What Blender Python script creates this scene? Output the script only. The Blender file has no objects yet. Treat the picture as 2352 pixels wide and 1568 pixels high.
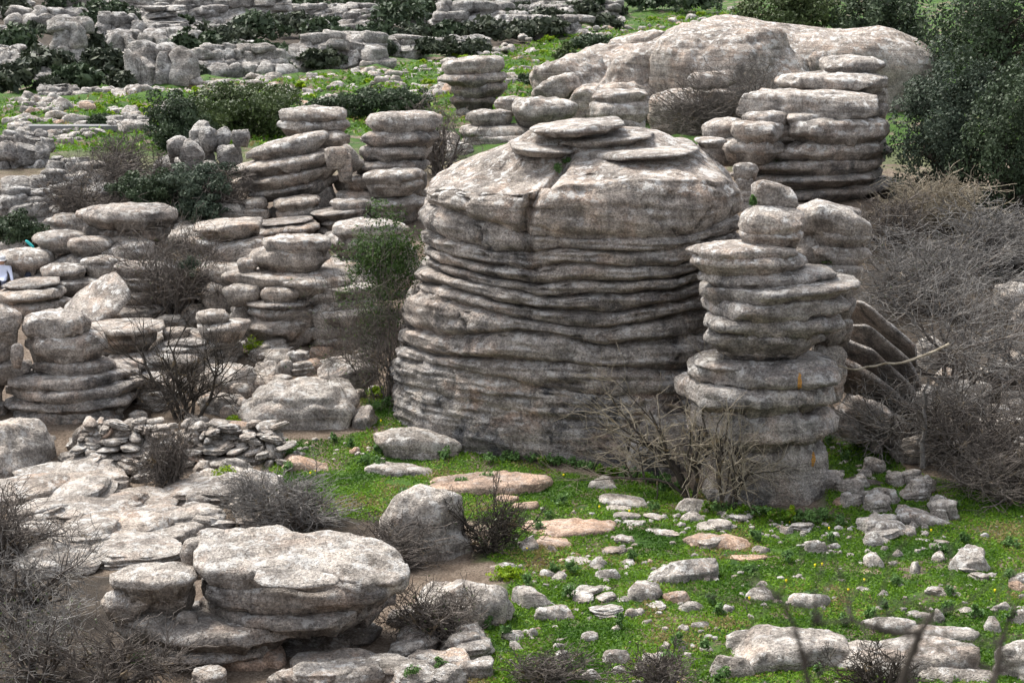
import bpy, math, numpy as np
from math import radians, sin, cos, tan, atan, pi

# ------------------------------------------------------------------ camera, world, sun, exposure
SC = bpy.context.scene
COL = SC.collection
H, PITCH, LENS = 12.8, radians(11.0), 70.0
FV, CU, CV = 2352 * LENS / 36.0, 1176.0, 784.0      # survey units used for measuring positions
cam_d = bpy.data.cameras.new('camera'); cam = bpy.data.objects.new('camera', cam_d); COL.objects.link(cam)
cam.location = (0, 0, H); cam.rotation_euler = (pi / 2 - PITCH, 0, 0)
cam_d.lens = LENS; cam_d.sensor_width = 36; cam_d.clip_start = 0.1; cam_d.clip_end = 3000
cam_d.dof.use_dof = True; cam_d.dof.focus_distance = 47.0; cam_d.dof.aperture_fstop = 4.0
SC.camera = cam
SUN_EL, SUN_AZ = radians(58), radians(-50)          # azimuth from +Y (view direction) towards +X
wd = bpy.data.worlds.new('World'); SC.world = wd; wd.use_nodes = True
wn = wd.node_tree.nodes; wl = wd.node_tree.links; wn.clear()
sky = wn.new('ShaderNodeTexSky'); sky.sky_type = 'NISHITA'; sky.sun_disc = False
sky.sun_elevation = SUN_EL; sky.sun_rotation = SUN_AZ; sky.dust_density = 3.0; sky.air_density = 1.0
hs = wn.new('ShaderNodeHueSaturation'); hs.inputs['Saturation'].default_value = 0.28
bg = wn.new('ShaderNodeBackground'); bg.inputs['Strength'].default_value = 0.105
wo = wn.new('ShaderNodeOutputWorld')
wl.new(sky.outputs[0], hs.inputs['Color']); wl.new(hs.outputs[0], bg.inputs[0]); wl.new(bg.outputs[0], wo.inputs[0])
sd = bpy.data.lights.new('sun', 'SUN'); sd.energy = 1.5; sd.angle = radians(16); sd.color = (1.0, 0.94, 0.85)
sun = bpy.data.objects.new('sun', sd); COL.objects.link(sun); sun.location = (-20, 20, 40)
from mathutils import Vector
sv = Vector((sin(SUN_AZ) * cos(SUN_EL), cos(SUN_AZ) * cos(SUN_EL), sin(SUN_EL)))
sun.rotation_euler = sv.to_track_quat('Z', 'Y').to_euler()
SC.view_settings.view_transform = 'Standard'; SC.view_settings.look = 'None'
SC.view_settings.exposure = 1.88; SC.view_settings.gamma = 1.0

# ------------------------------------------------------------------ survey helpers
def dirz(v):
    q = (np.asarray(v, float) - CV) / FV
    return -sin(PITCH) - q * cos(PITCH)
def diry(v):
    q = (np.asarray(v, float) - CV) / FV
    return cos(PITCH) - q * sin(PITCH)
def zat(v, Y): return H + Y * dirz(v) / diry(v)
def xat(u, v, Y): return (np.asarray(u, float) - CU) / FV * Y / diry(v)
def P(u, v, Y): return np.array([float(xat(u, v, Y)), float(Y), float(zat(v, Y))])
def ppm(v, Y): return float(FV * diry(v) / Y)
def dep(v): return float(np.arctan2(-dirz(v), diry(v)))
GT = np.array([(1568, 34), (1400, 38), (1190, 44), (1080, 47.6), (900, 53), (800, 56), (600, 64), (500, 68), (400, 75),
               (300, 85), (200, 105), (150, 125), (100, 145), (50, 165), (10, 180), (-40, 205)], float)
_pv, _pY = GT[::-1, 0], GT[::-1, 1]
def Yg(v): return float(np.interp(v, _pv, _pY))
_zy = np.array([-40, -6, 0, 2.6, 4, 6, 9, 14, 22, 30] + list(GT[:, 1]) + [215, 260, 400, 1500], float)
_zz = np.array([12, 11.6, 11.3, 11.0, 10.3, 8.9, 6.0, 2.2, -.1, -.2] + [float(zat(a, b)) for a, b in GT] + [12, 9, 0, -20], float)

_prm = np.random.RandomState(7).permutation(256); _prm = np.concatenate([_prm, _prm, _prm])
_grd = np.random.RandomState(8).randn(256, 3); _grd /= np.linalg.norm(_grd, axis=1)[:, None]
def perlin(p):
    i = np.floor(p).astype(int); f = p - i; i &= 255
    w = f * f * f * (f * (f * 6 - 15) + 10)
    out = 0
    for dx in (0, 1):
        for dy in (0, 1):
            for dz in (0, 1):
                h = _prm[_prm[_prm[i[..., 0] + dx] + i[..., 1] + dy] + i[..., 2] + dz] & 255
                g = _grd[h]
                d = g[..., 0] * (f[..., 0] - dx) + g[..., 1] * (f[..., 1] - dy) + g[..., 2] * (f[..., 2] - dz)
                out = out + d * (w[..., 0] if dx else 1 - w[..., 0]) * (w[..., 1] if dy else 1 - w[..., 1]) * (w[..., 2] if dz else 1 - w[..., 2])
    return out * 1.6
def fbm(p, o=3):
    r, a = 0, 1.0
    for _ in range(o):
        r = r + a * perlin(p); p = p * 2.03 + 17.3; a *= .5
    return r
def zground(X, Y):
    X = np.asarray(X, float); Y = np.asarray(Y, float)
    z = np.interp(Y, _zy, _zz)
    z = z + np.clip((Y - 172) / 30, 0, 1) * np.clip((-X + 12) / 30, 0, 1) * 4.5
    q = np.stack([X * .35, Y * .35, X * 0 + 3.3], -1)
    am = np.where(Y < 29, 0, np.where(Y < 62, .09, np.clip((Y - 50) * .012, .09, .5)))
    return z + am * fbm(q, 3)

# ------------------------------------------------------------------ mesh helpers
def mk(name, V, F, mat, parent=None, smooth=True, att=None, tri=False, link=True):
    V = np.asarray(V, np.float32); F = np.asarray(F, np.int32)
    base = V.mean(0) if parent is not None or name != 'ground' else np.zeros(3)
    me = bpy.data.meshes.new(name)
    W = (V - base).astype(np.float32)
    k = F.shape[1]
    me.vertices.add(len(W)); me.vertices.foreach_set('co', W.ravel())
    if k == 4:
        t = F[:, 3] < 0
        q, tr = F[~t], F[t][:, :3]
        idx = np.concatenate([q.ravel(), tr.ravel()]).astype(np.int32)
        st = np.concatenate([np.arange(len(q)) * 4, len(q) * 4 + np.arange(len(tr)) * 3]).astype(np.int32)
    else:
        idx = F.ravel(); st = (np.arange(len(F)) * 3).astype(np.int32)
    me.loops.add(len(idx)); me.loops.foreach_set('vertex_index', idx)
    me.polygons.add(len(st)); me.polygons.foreach_set('loop_start', st)
    me.update(calc_edges=True)
    me.polygons.foreach_set('use_smooth', np.full(len(st), smooth, bool))
    if att:
        for an, (dom, arr) in att.items():
            a = me.attributes.new(an, 'FLOAT', dom); a.data.foreach_set('value', np.asarray(arr, np.float32))
    me.materials.append(mat)
    o = bpy.data.objects.new(name, me)
    COL.objects.link(o)
    if parent is not None:
        o.parent = parent; o.location = Vector(base) - parent.location
    else:
        o.location = base
    return o
def tag(o, label, cat, group=None):
    o['label'] = label; o['category'] = cat
    if group: o['group'] = group
    return o
def empty(name, loc, label, cat, group=None):
    o = bpy.data.objects.new(name, None); COL.objects.link(o); o.location = [float(c) for c in loc]; o.empty_display_size = .2
    return tag(o, label, cat, group)
def ringfaces(nr, ns, closed_poles=True, off=0):
    # rows 0..nr-1 of ns vertices, then two pole vertices
    r = np.arange(nr - 1)[:, None]; s = np.arange(ns)[None, :]; s2 = (s + 1) % ns
    q = np.stack([r * ns + s, (r + 1) * ns + s, (r + 1) * ns + s2, r * ns + s2], -1).reshape(-1, 4)
    s = np.arange(ns); s2 = (s + 1) % ns; tp, bt = nr * ns, nr * ns + 1
    a = np.stack([np.full(ns, tp), s, s2, np.full(ns, -1)], -1)
    b = np.stack([np.full(ns, bt), (nr - 1) * ns + s2, (nr - 1) * ns + s, np.full(ns, -1)], -1)
    return np.concatenate([q, a, b]) + np.where(np.concatenate([q, a, b]) >= 0, off, 0)

def rock_verts(c, w, d, h, seed, n=2.5, ev=.5, ez=.62, pl=0., pr=0., lens=0., dome=0., cuts=0, roll=0., pitch=0., yaw=0.,
               amp=1.0, lam=1.0, drop=0., px=60., lobes=1.0, vcuts=0, tap=0., prof=None, rough=1.0):
    rs = np.random.RandomState(seed)
    ns = int(np.clip((w + d) * 2 * px / 9, 18, 120)); nr = int(np.clip((h + .2 * d) * px / 6, 8, 26))
    th = np.arange(ns) / ns * 2 * pi
    ct, st = np.cos(th), np.sin(th)
    x = np.sign(ct) * np.abs(ct) ** (2 / n); y = np.sign(st) * np.abs(st) ** (2 / n)
    y = y * np.where(x < 0, 1 - pl * np.abs(x) ** 1.6, 1 - pr * np.abs(x) ** 1.6)
    lob = fbm(np.stack([ct * 1.1 + seed * 3.1, st * 1.1, np.zeros(ns) + seed * 1.7], -1), 3) * .13 * lobes
    x = x * (1 + lob * .45); y = y * (1 + lob)
    ph = np.linspace(pi / 2 - .12, -pi / 2 + .12, nr)
    cp, sp = np.cos(ph), np.sin(ph)
    rr = cp ** ev; zz = np.sign(sp) * np.abs(sp) ** ez
    if prof is not None:     # crisp slab edge: sloping shoulder, upright lip, sharp underside
        sh, lp = prof        # sh 0 upright lip .. 1 lens with a thin rim, lp height of the rim
        r0_, z0_ = np.array([.03, .50, .78, .90, .955, .985, 1.0, .99, .94, .86, .77, .62, .03]), np.array([1., .97, .87, .68, .42, .10, lp - .28, -.60 + lp * .3, -.76, -.85, -.90, -1., -1.])
        r1_, z1_ = np.array([.03, .40, .66, .82, .92, .975, 1.0, .965, .905, .83, .745, .62, .03]), np.array([1., .95, .84, .66, .44, .22, lp * .5 - .08, -.26, -.46, -.70, -.92, -1., -1.])
        pr_, pz_ = r0_ * (1 - sh) + r1_ * sh, z0_ * (1 - sh) + z1_ * sh
        sg = np.sqrt((np.diff(pr_) * max(.6, .5 * (w + d) / 2 / max(h, .05) * .5)) ** 2 + np.diff(pz_) ** 2); tt_ = np.concatenate([[0], np.cumsum(sg)]); tt_ /= tt_[-1]
        nr = max(nr, 13); s_ = np.linspace(0, 1, nr); rr = np.interp(s_, tt_, pr_); zz = np.interp(s_, tt_, pz_)
    X = rr[:, None] * x[None, :]; Yv = rr[:, None] * y[None, :]; Z = np.repeat(zz[:, None], ns, 1)
    R2 = np.clip(X * X + Yv * Yv, 0, 1.2)
    X = X * (1 + tap * Z); Yv = Yv * (1 + tap * Z)
    Z = Z * (1 - lens * .55 * R2)
    Z = Z + np.where(Z > 0, dome * (1 - R2), 0)
    Pn = np.stack([X * w / 2, Yv * d / 2, Z * h / 2], -1).reshape(-1, 3)
    tb = np.array([[0, 0, h / 2 * (1 + dome)], [0, 0, -h / 2]])
    Pn = np.concatenate([Pn, tb])
    if drop:
        low = (Pn[:, 2] < -.25 * h) & ((Pn[:, 0] / w * 2) ** 2 + (Pn[:, 1] / d * 2) ** 2 < .62)
        Pn[low, 2] -= drop
    for _ in range(cuts):
        nn = rs.randn(3); nn[2] = abs(nn[2]) * .8; nn /= np.linalg.norm(nn)
        sup = np.sqrt(((nn * np.array([w, d, h]) / 2) ** 2).sum()) * rs.uniform(.62, .92)
        e = Pn @ nn - sup
        Pn = Pn - np.clip(e, 0, None)[:, None] * nn * .92
    for _ in range(vcuts):
        an = rs.uniform(0, 2 * pi); nn = np.array([cos(an), sin(an), rs.uniform(-.25, .25)])
        sup = np.sqrt(((nn * np.array([w, d, h]) / 2) ** 2).sum()) * rs.uniform(.80, .98)
        e = Pn @ nn - sup
        Pn = Pn - np.clip(e, 0, None)[:, None] * nn * .9
    # relief
    nrm = Pn / np.array([w * w, d * d, h * h]); nrm /= np.linalg.norm(nrm, axis=1)[:, None] + 1e-9
    q = Pn + np.array([seed * 7.31 % 97, seed * 3.77 % 89, seed * 5.13 % 83])
    m = min(w, d, h * 1.6)
    a1 = fbm(q / max(.55 * m, .05) * np.array([1, 1, 1.4]), 3) * (.085 if prof is None else .045) * m
    f2 = min(3.2, 1.2 / m * 2)
    a2 = fbm(q * 2.4, 4) * .065 * min(1, m) * rough
    lamz = fbm(q * np.array([.7, .7, 9.0]), 3) * .055 * lam * min(1, h)
    Pn = Pn + nrm * ((a1 + a2) * amp)[:, None]
    Pn[:, :2] += nrm[:, :2] * (lamz * amp)[:, None]
    def rot(Pn, a, i, j):
        c_, s_ = cos(a), sin(a); A, B = Pn[:, i].copy(), Pn[:, j].copy()
        Pn[:, i] = c_ * A - s_ * B; Pn[:, j] = s_ * A + c_ * B
    if yaw: rot(Pn, radians(yaw), 0, 1)
    if pitch: rot(Pn, radians(pitch), 1, 2)      # positive: back edge up, top turned to the camera
    if roll: rot(Pn, radians(roll), 0, 2)        # positive: right side up
    return Pn + np.asarray(c), ringfaces(nr, ns)

_seed = [100]
def nseed(): _seed[0] += 1; return _seed[0]
EXTRA = {}
def slab(parent, mat, u0, u1, v0, v1, Yc, top=False, name='slab', D=None, k=None, roll=0., pitch=0., dy=0., seed=None, **kw):
    """a slab seen between u0..u1 and v0..v1, its plan centred at depth Yc"""
    seed = seed or nseed()
    pm = ppm(v1, Yc); w = (u1 - u0) / pm
    w0 = w
    Hh = max((v1 - v0) / pm - abs(tan(radians(roll))) * w * .62, .25 * (v1 - v0) / pm)
    w = w / max(.5, cos(radians(roll)))
    s = sin(dep(v1) + radians(pitch))
    d = (D or .78) * w
    t = Hh if not top else max(.42 * Hh, Hh - d * max(s, .05) * .75)
    if k is not None:
        t = k * Hh; d = np.clip((1 - k) * Hh / max(s, .05), .45 * w, 1.7 * w)
    Yf = Yc - d / 2 + dy
    zb = float(zat(v1, Yf)); xc = float(xat((u0 + u1) / 2, (v0 + v1) / 2, Yc))
    gap = 0 if top or 'ev' in kw else .15 * t
    t -= gap
    c = (xc, Yc + dy, zb + gap + t / 2 + (d / 2 * sin(radians(pitch)) if pitch else 0))
    r_ = np.random.RandomState(seed + 5)
    kw.setdefault('n', 2.7); kw.setdefault('drop', .22); kw.setdefault('lens', r_.uniform(.1, .5)); kw.setdefault('vcuts', 6)
    if 'ev' not in kw: kw['prof'] = (r_.uniform(.1, .75), r_.uniform(-.25, .15))
    kw.setdefault('ev', .4); kw.setdefault('ez', r_.uniform(.5, .8)); kw.setdefault('tap', r_.uniform(-.05, .07)); kw.setdefault('lobes', 1.6)
    V, F = rock_verts(c, w * 1.02, d, t * (1.0 if top else 1.0), seed, roll=roll, pitch=pitch, px=pm, **kw)
    return mk(name, V, F, mat, parent)
def stack(name, label, cat, mat, vbase, slabs, Yc=None, group=None):
    us = [s[0] for s in slabs] + [s[1] for s in slabs]
    wm = (max(us) - min(us)) / ppm(vbase, Yg(vbase))
    Yc = Yc or Yg(vbase) + .35 * wm
    uc = (min(us) + max(us)) / 2
    X = float(xat(uc, vbase, Yc))
    e = empty(name, (X, Yc, zground(X, Yc)), label, cat, group)
    for i, s in enumerate(slabs):
        kw = dict(s[4]) if len(s) > 4 else {}
        kw.setdefault('top', i == 0)
        m = kw.pop('mat', mat)
        slab(e, m, *s[:4], Yc + kw.pop('Y', 0), **kw)
    return e
def boulder(name, label, cat, mat, u0, u1, v0, v1, k=.6, Y=None, group=None, sink=.7, roll=0., **kw):
    """a single stone lying on the ground, its front foot seen at v1"""
    Yf = Y or Yg(v1)
    pm = ppm(v1, Yf); w = (u1 - u0) / pm; hh = (v1 - v0) / pm
    if roll: hh = max(hh - abs(tan(radians(roll))) * w * .6, .35 * hh); w = w / max(.6, cos(radians(roll)))
    s = sin(dep(v1)); t = k * hh; d = float(np.clip((1 - k) * hh / s, .5 * w, 1.6 * w))
    t = max(hh - d * s * .8, .3 * hh)
    Yc = Yf + d / 2
    xc = float(xat((u0 + u1) / 2, v1, Yc))
    zb = float(zat(v1, Yf))
    t2 = t * (1 + sink)
    seed = kw.pop('seed', None) or nseed()
    if k <= .5 and 'prof' not in kw:
        kw.update(prof=(np.random.RandomState(seed).uniform(.1, .55), .1), vcuts=8, cuts=1, lobes=2.0, n=2.9)
    kw.setdefault('n', 2.5); kw.setdefault('ev', .6); kw.setdefault('cuts', 4); kw.setdefault('lam', .5)
    V, F = rock_verts((xc, Yc, zb + t - t2 / 2), w * 1.06, d, t2, seed, roll=roll, px=pm, **kw)
    o = mk(name, V, F, mat)
    return tag(o, label, cat, group)

# ------------------------------------------------------------------ materials
class NT:
    def __init__(s, name):
        s.m = bpy.data.materials.new(name); s.m.use_nodes = True; s.t = s.m.node_tree
        s.b = s.t.nodes['Principled BSDF']; s.b.inputs['Roughness'].default_value = .9
        s.b.inputs['Specular IOR Level'].default_value = .2
    def n(s, ty, **kw):
        nd = s.t.nodes.new(ty)
        for k, v in kw.items():
            if hasattr(nd, k): setattr(nd, k, v)
        return nd
    def put(s, sock, v):
        if hasattr(v, 'is_linked') or isinstance(v, bpy.types.NodeSocket): s.t.links.new(v, sock)
        else: sock.default_value = v
    def pos(s):
        return s.n('ShaderNodeNewGeometry').outputs['Position']
    def scl(s, vec, sc):
        nd = s.n('ShaderNodeVectorMath', operation='MULTIPLY'); s.put(nd.inputs[0], vec); nd.inputs[1].default_value = sc
        return nd.outputs[0]
    def noise(s, vec, scale, detail=4, rough=.6, dist=0.):
        nd = s.n('ShaderNodeTexNoise'); s.put(nd.inputs['Vector'], vec); nd.inputs['Scale'].default_value = scale
        nd.inputs['Detail'].default_value = detail; nd.inputs['Roughness'].default_value = rough; nd.inputs['Distortion'].default_value = dist
        return nd.outputs[0]
    def mp(s, v, a, b, c=0., d=1., smooth=True):
        nd = s.n('ShaderNodeMapRange'); nd.interpolation_type = 'SMOOTHSTEP' if smooth else 'LINEAR'
        s.put(nd.inputs[0], v); 
        for i, q in enumerate((a, b, c, d)): nd.inputs[i + 1].default_value = q
        return nd.outputs[0]
    def ma(s, op, a, b=0.):
        nd = s.n('ShaderNodeMath', operation=op); s.put(nd.inputs[0], a); s.put(nd.inputs[1], b); return nd.outputs[0]
    def mix(s, f, a, b, ty='MIX'):
        nd = s.n('ShaderNodeMix'); nd.data_type = 'RGBA'; nd.blend_type = ty
        s.put(nd.inputs[0], f)
        for k, v in ((6, a), (7, b)):
            if isinstance(v, tuple): v = (*v, 1) if len(v) == 3 else v
            s.put(nd.inputs[k], v)
        return nd.outputs[2]
    def bump(s, hgt, dist, strength=1., prev=None):
        nd = s.n('ShaderNodeBump'); nd.inputs['Distance'].default_value = dist; nd.inputs['Strength'].default_value = strength
        s.put(nd.inputs['Height'], hgt)
        if prev is not None: s.put(nd.inputs['Normal'], prev)
        return nd.outputs[0]
    def attr(s, name):
        nd = s.n('ShaderNodeAttribute'); nd.attribute_name = name; return nd.outputs['Fac']
def rockmat(name, A, B, lich=.5, stain=.4, warm=.3, moss=.15, sc=1., stcol=(.075, .077, .083), warmcol=(.46, .30, .205), spots=()):
    t = NT(name); p = t.pos(); g = t.n('ShaderNodeNewGeometry')
    sep = t.n('ShaderNodeSeparateXYZ'); t.put(sep.inputs[0], g.outputs['Normal']); nz = sep.outputs[2]
    c = t.mix(t.mp(t.noise(p, .55 * sc, 4, .6), .38, .62), A, B)
    wm = t.noise(t.scl(p, (1, 1, 1.6)), .9 * sc, 5, .65, .6)
    c = t.mix(t.ma('MULTIPLY', t.mp(wm, .5, .66), warm), c, warmcol)
    stn = t.noise(t.scl(p, (1.1, 1.1, .8)), 1.0 * sc, 6, .7, .5)
    c = t.mix(t.ma('MULTIPLY', t.mp(stn, .48, .62), stain), c, stcol)
    wst = t.ma('MULTIPLY', t.mp(t.noise(t.scl(p, (1.9, 1.9, .28)), 1.0 * sc, 3, .55, .4), .54, .70), t.mp(nz, .6, .0, 0., 1.))
    c = t.mix(t.ma('MULTIPLY', wst, .25 + .5 * stain), c, (.07, .068, .068))
    bed = t.noise(t.scl(p, (.55, .55, 5)), 1.0 * sc, 2, .5, .35)
    c = t.mix(t.mp(bed, .35, .58, .45, 0.), c, (.12, .108, .098))
    mot = t.noise(p, 2.6 * sc, 6, .78)
    c = t.mix(1., c, t.mix(t.mp(mot, .36, .64), (.66, .65, .645), (1.26, 1.25, 1.24)), 'MULTIPLY')
    sp2 = t.noise(p, 19 * sc, 4, .8)
    c = t.mix(1., c, t.mix(t.mp(sp2, .36, .64), (.58, .57, .56), (1.34, 1.33, 1.31)), 'MULTIPLY')
    lf = t.ma('MULTIPLY', t.mp(t.noise(p, 3.0 * sc, 7, .76), .515, .585), t.mp(nz, -.1, .7, .14, 1.))
    c = t.mix(t.ma('MULTIPLY', lf, lich), c, (.60, .59, .57))
    vo = t.n('ShaderNodeTexVoronoi'); vo.inputs['Scale'].default_value = 5.5 * sc; t.put(vo.inputs['Vector'], p)
    lv = t.ma('MULTIPLY', t.mp(vo.outputs['Distance'], .17, .10), t.mp(mot, .5, .56))
    c = t.mix(t.ma('MULTIPLY', lv, .7 * min(1, lich + .3)), c, (.60, .54, .44))
    mo = t.ma('MULTIPLY', t.mp(t.noise(p, 2.2 * sc, 5, .72), .55, .62), t.mp(nz, .25, .7))
    c = t.mix(t.ma('MULTIPLY', mo, moss), c, (.03, .024, .014))
    for (sx, sz, rx, rz) in spots:      # crusts of orange lichen
        s3 = t.n('ShaderNodeSeparateXYZ'); t.put(s3.inputs[0], p)
        dx = t.ma('DIVIDE', t.ma('SUBTRACT', s3.outputs[0], sx), rx); dz = t.ma('DIVIDE', t.ma('SUBTRACT', s3.outputs[2], sz), rz)
        d2 = t.ma('ADD', t.ma('MULTIPLY', dx, dx), t.ma('MULTIPLY', dz, dz))
        d2 = t.ma('ADD', d2, t.ma('MULTIPLY', t.ma('SUBTRACT', t.noise(p, 7, 4, .7), .5), 3.2))
        c = t.mix(t.mp(d2, 1.05, .8), c, t.mix(t.mp(sp2, .4, .6), (.30, .17, .06), (.55, .27, .06)))
    t.put(t.b.inputs['Base Color'], c)
    pit = t.n('ShaderNodeTexVoronoi'); pit.inputs['Scale'].default_value = 15 * sc; t.put(pit.inputs['Vector'], t.scl(p, (1, 1, 1.5)))
    hgt = t.ma('ADD', t.ma('MULTIPLY', mot, .13 / sc), t.ma('ADD', t.ma('MULTIPLY', bed, .12 / sc), t.ma('ADD', t.ma('MULTIPLY', t.mp(pit.outputs['Distance'], 0, .45), .03 / sc), t.ma('MULTIPLY', sp2, .05 / sc))))
    t.put(t.b.inputs['Normal'], t.bump(hgt, 1.0, 1.0))
    return t.m
TAN, GRY, PALE = (.37, .31, .26), (.31, .285, .26), (.45, .42, .385)
M_main = rockmat('limestone_weathered', (.365, .325, .292), (.315, .293, .273), .45, .7, .26, .12)
M_pil = rockmat('limestone_pillar', (.365, .335, .31), (.32, .305, .29), .55, .65, .25, .12,
                spots=[(float(xat(1838, 880, 44.6)), float(zat(880, 44.6)), .05, .19), (float(xat(1873, 1063, 44.7)), float(zat(1063, 44.7)), .05, .17), (float(xat(1809, 1187, 44.6)), float(zat(1187, 44.6)), .08, .09)])
M_cap = rockmat('limestone_cap', (.395, .345, .305), (.35, .318, .288), .8, .35, .32, .05)
M_slab = rockmat('limestone_slab', (.41, .373, .34), (.362, .335, .308), .9, .4, .26, .15)
M_warm = rockmat('limestone_warm', (.41, .36, .315), (.36, .33, .30), .6, .35, .4, .2)
M_low = rockmat('limestone_stained', (.36, .33, .295), (.25, .24, .235), .45, .95, .45, .05, sc=.8, stcol=(.06, .064, .072))
M_fore = rockmat('limestone_pale', (.44, .405, .368), (.392, .365, .335), .6, .3, .26, .35)
M_far = rockmat('limestone_distant', (.40, .385, .365), (.30, .29, .28), .6, .5, .12, .1, sc=.5)
M_stone = rockmat('fieldstone', (.42, .395, .365), (.35, .325, .30), .75, .5, .3, .1, sc=1.5)
M_pink = rockmat('pink_limestone', (.47, .35, .275), (.42, .30, .225), .25, .15, .75, .05, sc=1.2)
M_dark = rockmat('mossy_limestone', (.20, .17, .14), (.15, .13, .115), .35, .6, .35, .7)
def plain(name, col, rough=.8):
    t = NT(name); t.b.inputs['Base Color'].default_value = (*col, 1); t.b.inputs['Roughness'].default_value = rough; return t.m
def leafmat(name, a, b, trans=.25, dry=0):
    t = NT(name); f = t.attr('tone')
    c = t.mix(f, a, b)
    if dry: c = t.mix(t.mp(f, dry, dry + .03), c, (.22, .18, .07))
    t.put(t.b.inputs['Base Color'], c); t.b.inputs['Roughness'].default_value = .55
    tr = t.n('ShaderNodeBsdfTranslucent'); t.put(tr.inputs[0], c)
    mx = t.n('ShaderNodeMixShader'); mx.inputs[0].default_value = trans
    t.t.links.new(t.b.outputs[0], mx.inputs[1]); t.t.links.new(tr.outputs[0], mx.inputs[2])
    t.t.links.new(mx.outputs[0], t.t.nodes['Material Output'].inputs[0])
    return t.m
L_oak = leafmat('leaf_evergreen', (.022, .036, .018), (.070, .100, .052), .12)
L_oakb = leafmat('leaf_grey_green', (.026, .040, .026), (.085, .112, .074), .12)
L_far = leafmat('leaf_far_scrub', (.025, .034, .022), (.075, .088, .055), .1)
L_olive = leafmat('leaf_olive', (.028, .045, .014), (.085, .115, .042), .15)
L_spurge = leafmat('leaf_spurge', (.10, .20, .01), (.33, .44, .02), .35)
L_grass = leafmat('grass_blade', (.035, .095, .006), (.165, .30, .022), .38, .95)
L_weed = leafmat('leaf_weed', (.05, .11, .03), (.15, .26, .08), .3)
L_ivy = leafmat('leaf_climber', (.025, .055, .012), (.085, .15, .035))
def barkmat(name, a, b):
    t = NT(name); p = t.pos(); c = t.mix(t.mp(t.noise(p, 6, 5, .7), .35, .65), a, b)
    c = t.mix(t.ma('MULTIPLY', t.mp(t.noise(p, 3.1, 4),   .6, .66), .22), c, (.36, .25, .10))
    t.put(t.b.inputs['Base Color'], c); return t.m
B_grey = barkmat('bark_grey', (.085, .080, .075), (.25, .238, .225))
B_dark = barkmat('bark_dark', (.022, .019, .016), (.07, .06, .05))
B_tan = barkmat('bark_tan', (.17, .14, .10), (.36, .32, .25))
B_brown = barkmat('bark_brown', (.055, .047, .041), (.16, .14, .125))

# ------------------------------------------------------------------ ground
def inpoly(u, v, poly):
    u = np.asarray(u, float); v = np.asarray(v, float); ins = np.zeros(u.shape, bool); n = len(poly)
    for i in range(n):
        x1, y1 = poly[i]; x2, y2 = poly[(i + 1) % n]
        if y1 == y2: continue
        cr = ((y1 > v) != (y2 > v)) & (u < (x2 - x1) * (v - y1) / (y2 - y1) + x1)
        ins ^= cr
    return ins
def project(X, Y, Z):
    dz = np.asarray(Z) - H; fw = Y * cos(PITCH) - dz * sin(PITCH); up = Y * sin(PITCH) + dz * cos(PITCH)
    return CU + FV * X / fw, CV - FV * up / fw
GRASS = [(820, 890), (930, 940), (1090, 1020), (1290, 1085), (1560, 1120), (1900, 1195), (1890, 1010), (2010, 960), (2080, 1080), (2352, 1150),
         (2480, 1150), (2480, 1640), (1060, 1640), (1100, 1450), (1180, 1330), (1120, 1280), (1170, 1210), (1000, 1180), (860, 1200), (640, 1160), (600, 1010), (760, 1010), (840, 990)]
THICKET_SHADE = [[(1960, 480), (2480, 430), (2480, 1160), (2330, 1140), (2060, 1060), (1950, 900)], [(-100, 1290), (240, 1300), (330, 1420), (330, 1640), (-100, 1640)], [(520, 1090), (880, 1090), (1010, 1250), (930, 1320), (560, 1230)],  # ground under the thickets, painted dark for the shade inside them
          [(200, 380), (560, 380), (560, 500), (260, 520)], [(280, 580), (560, 560), (540, 760), (330, 760)]]
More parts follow.
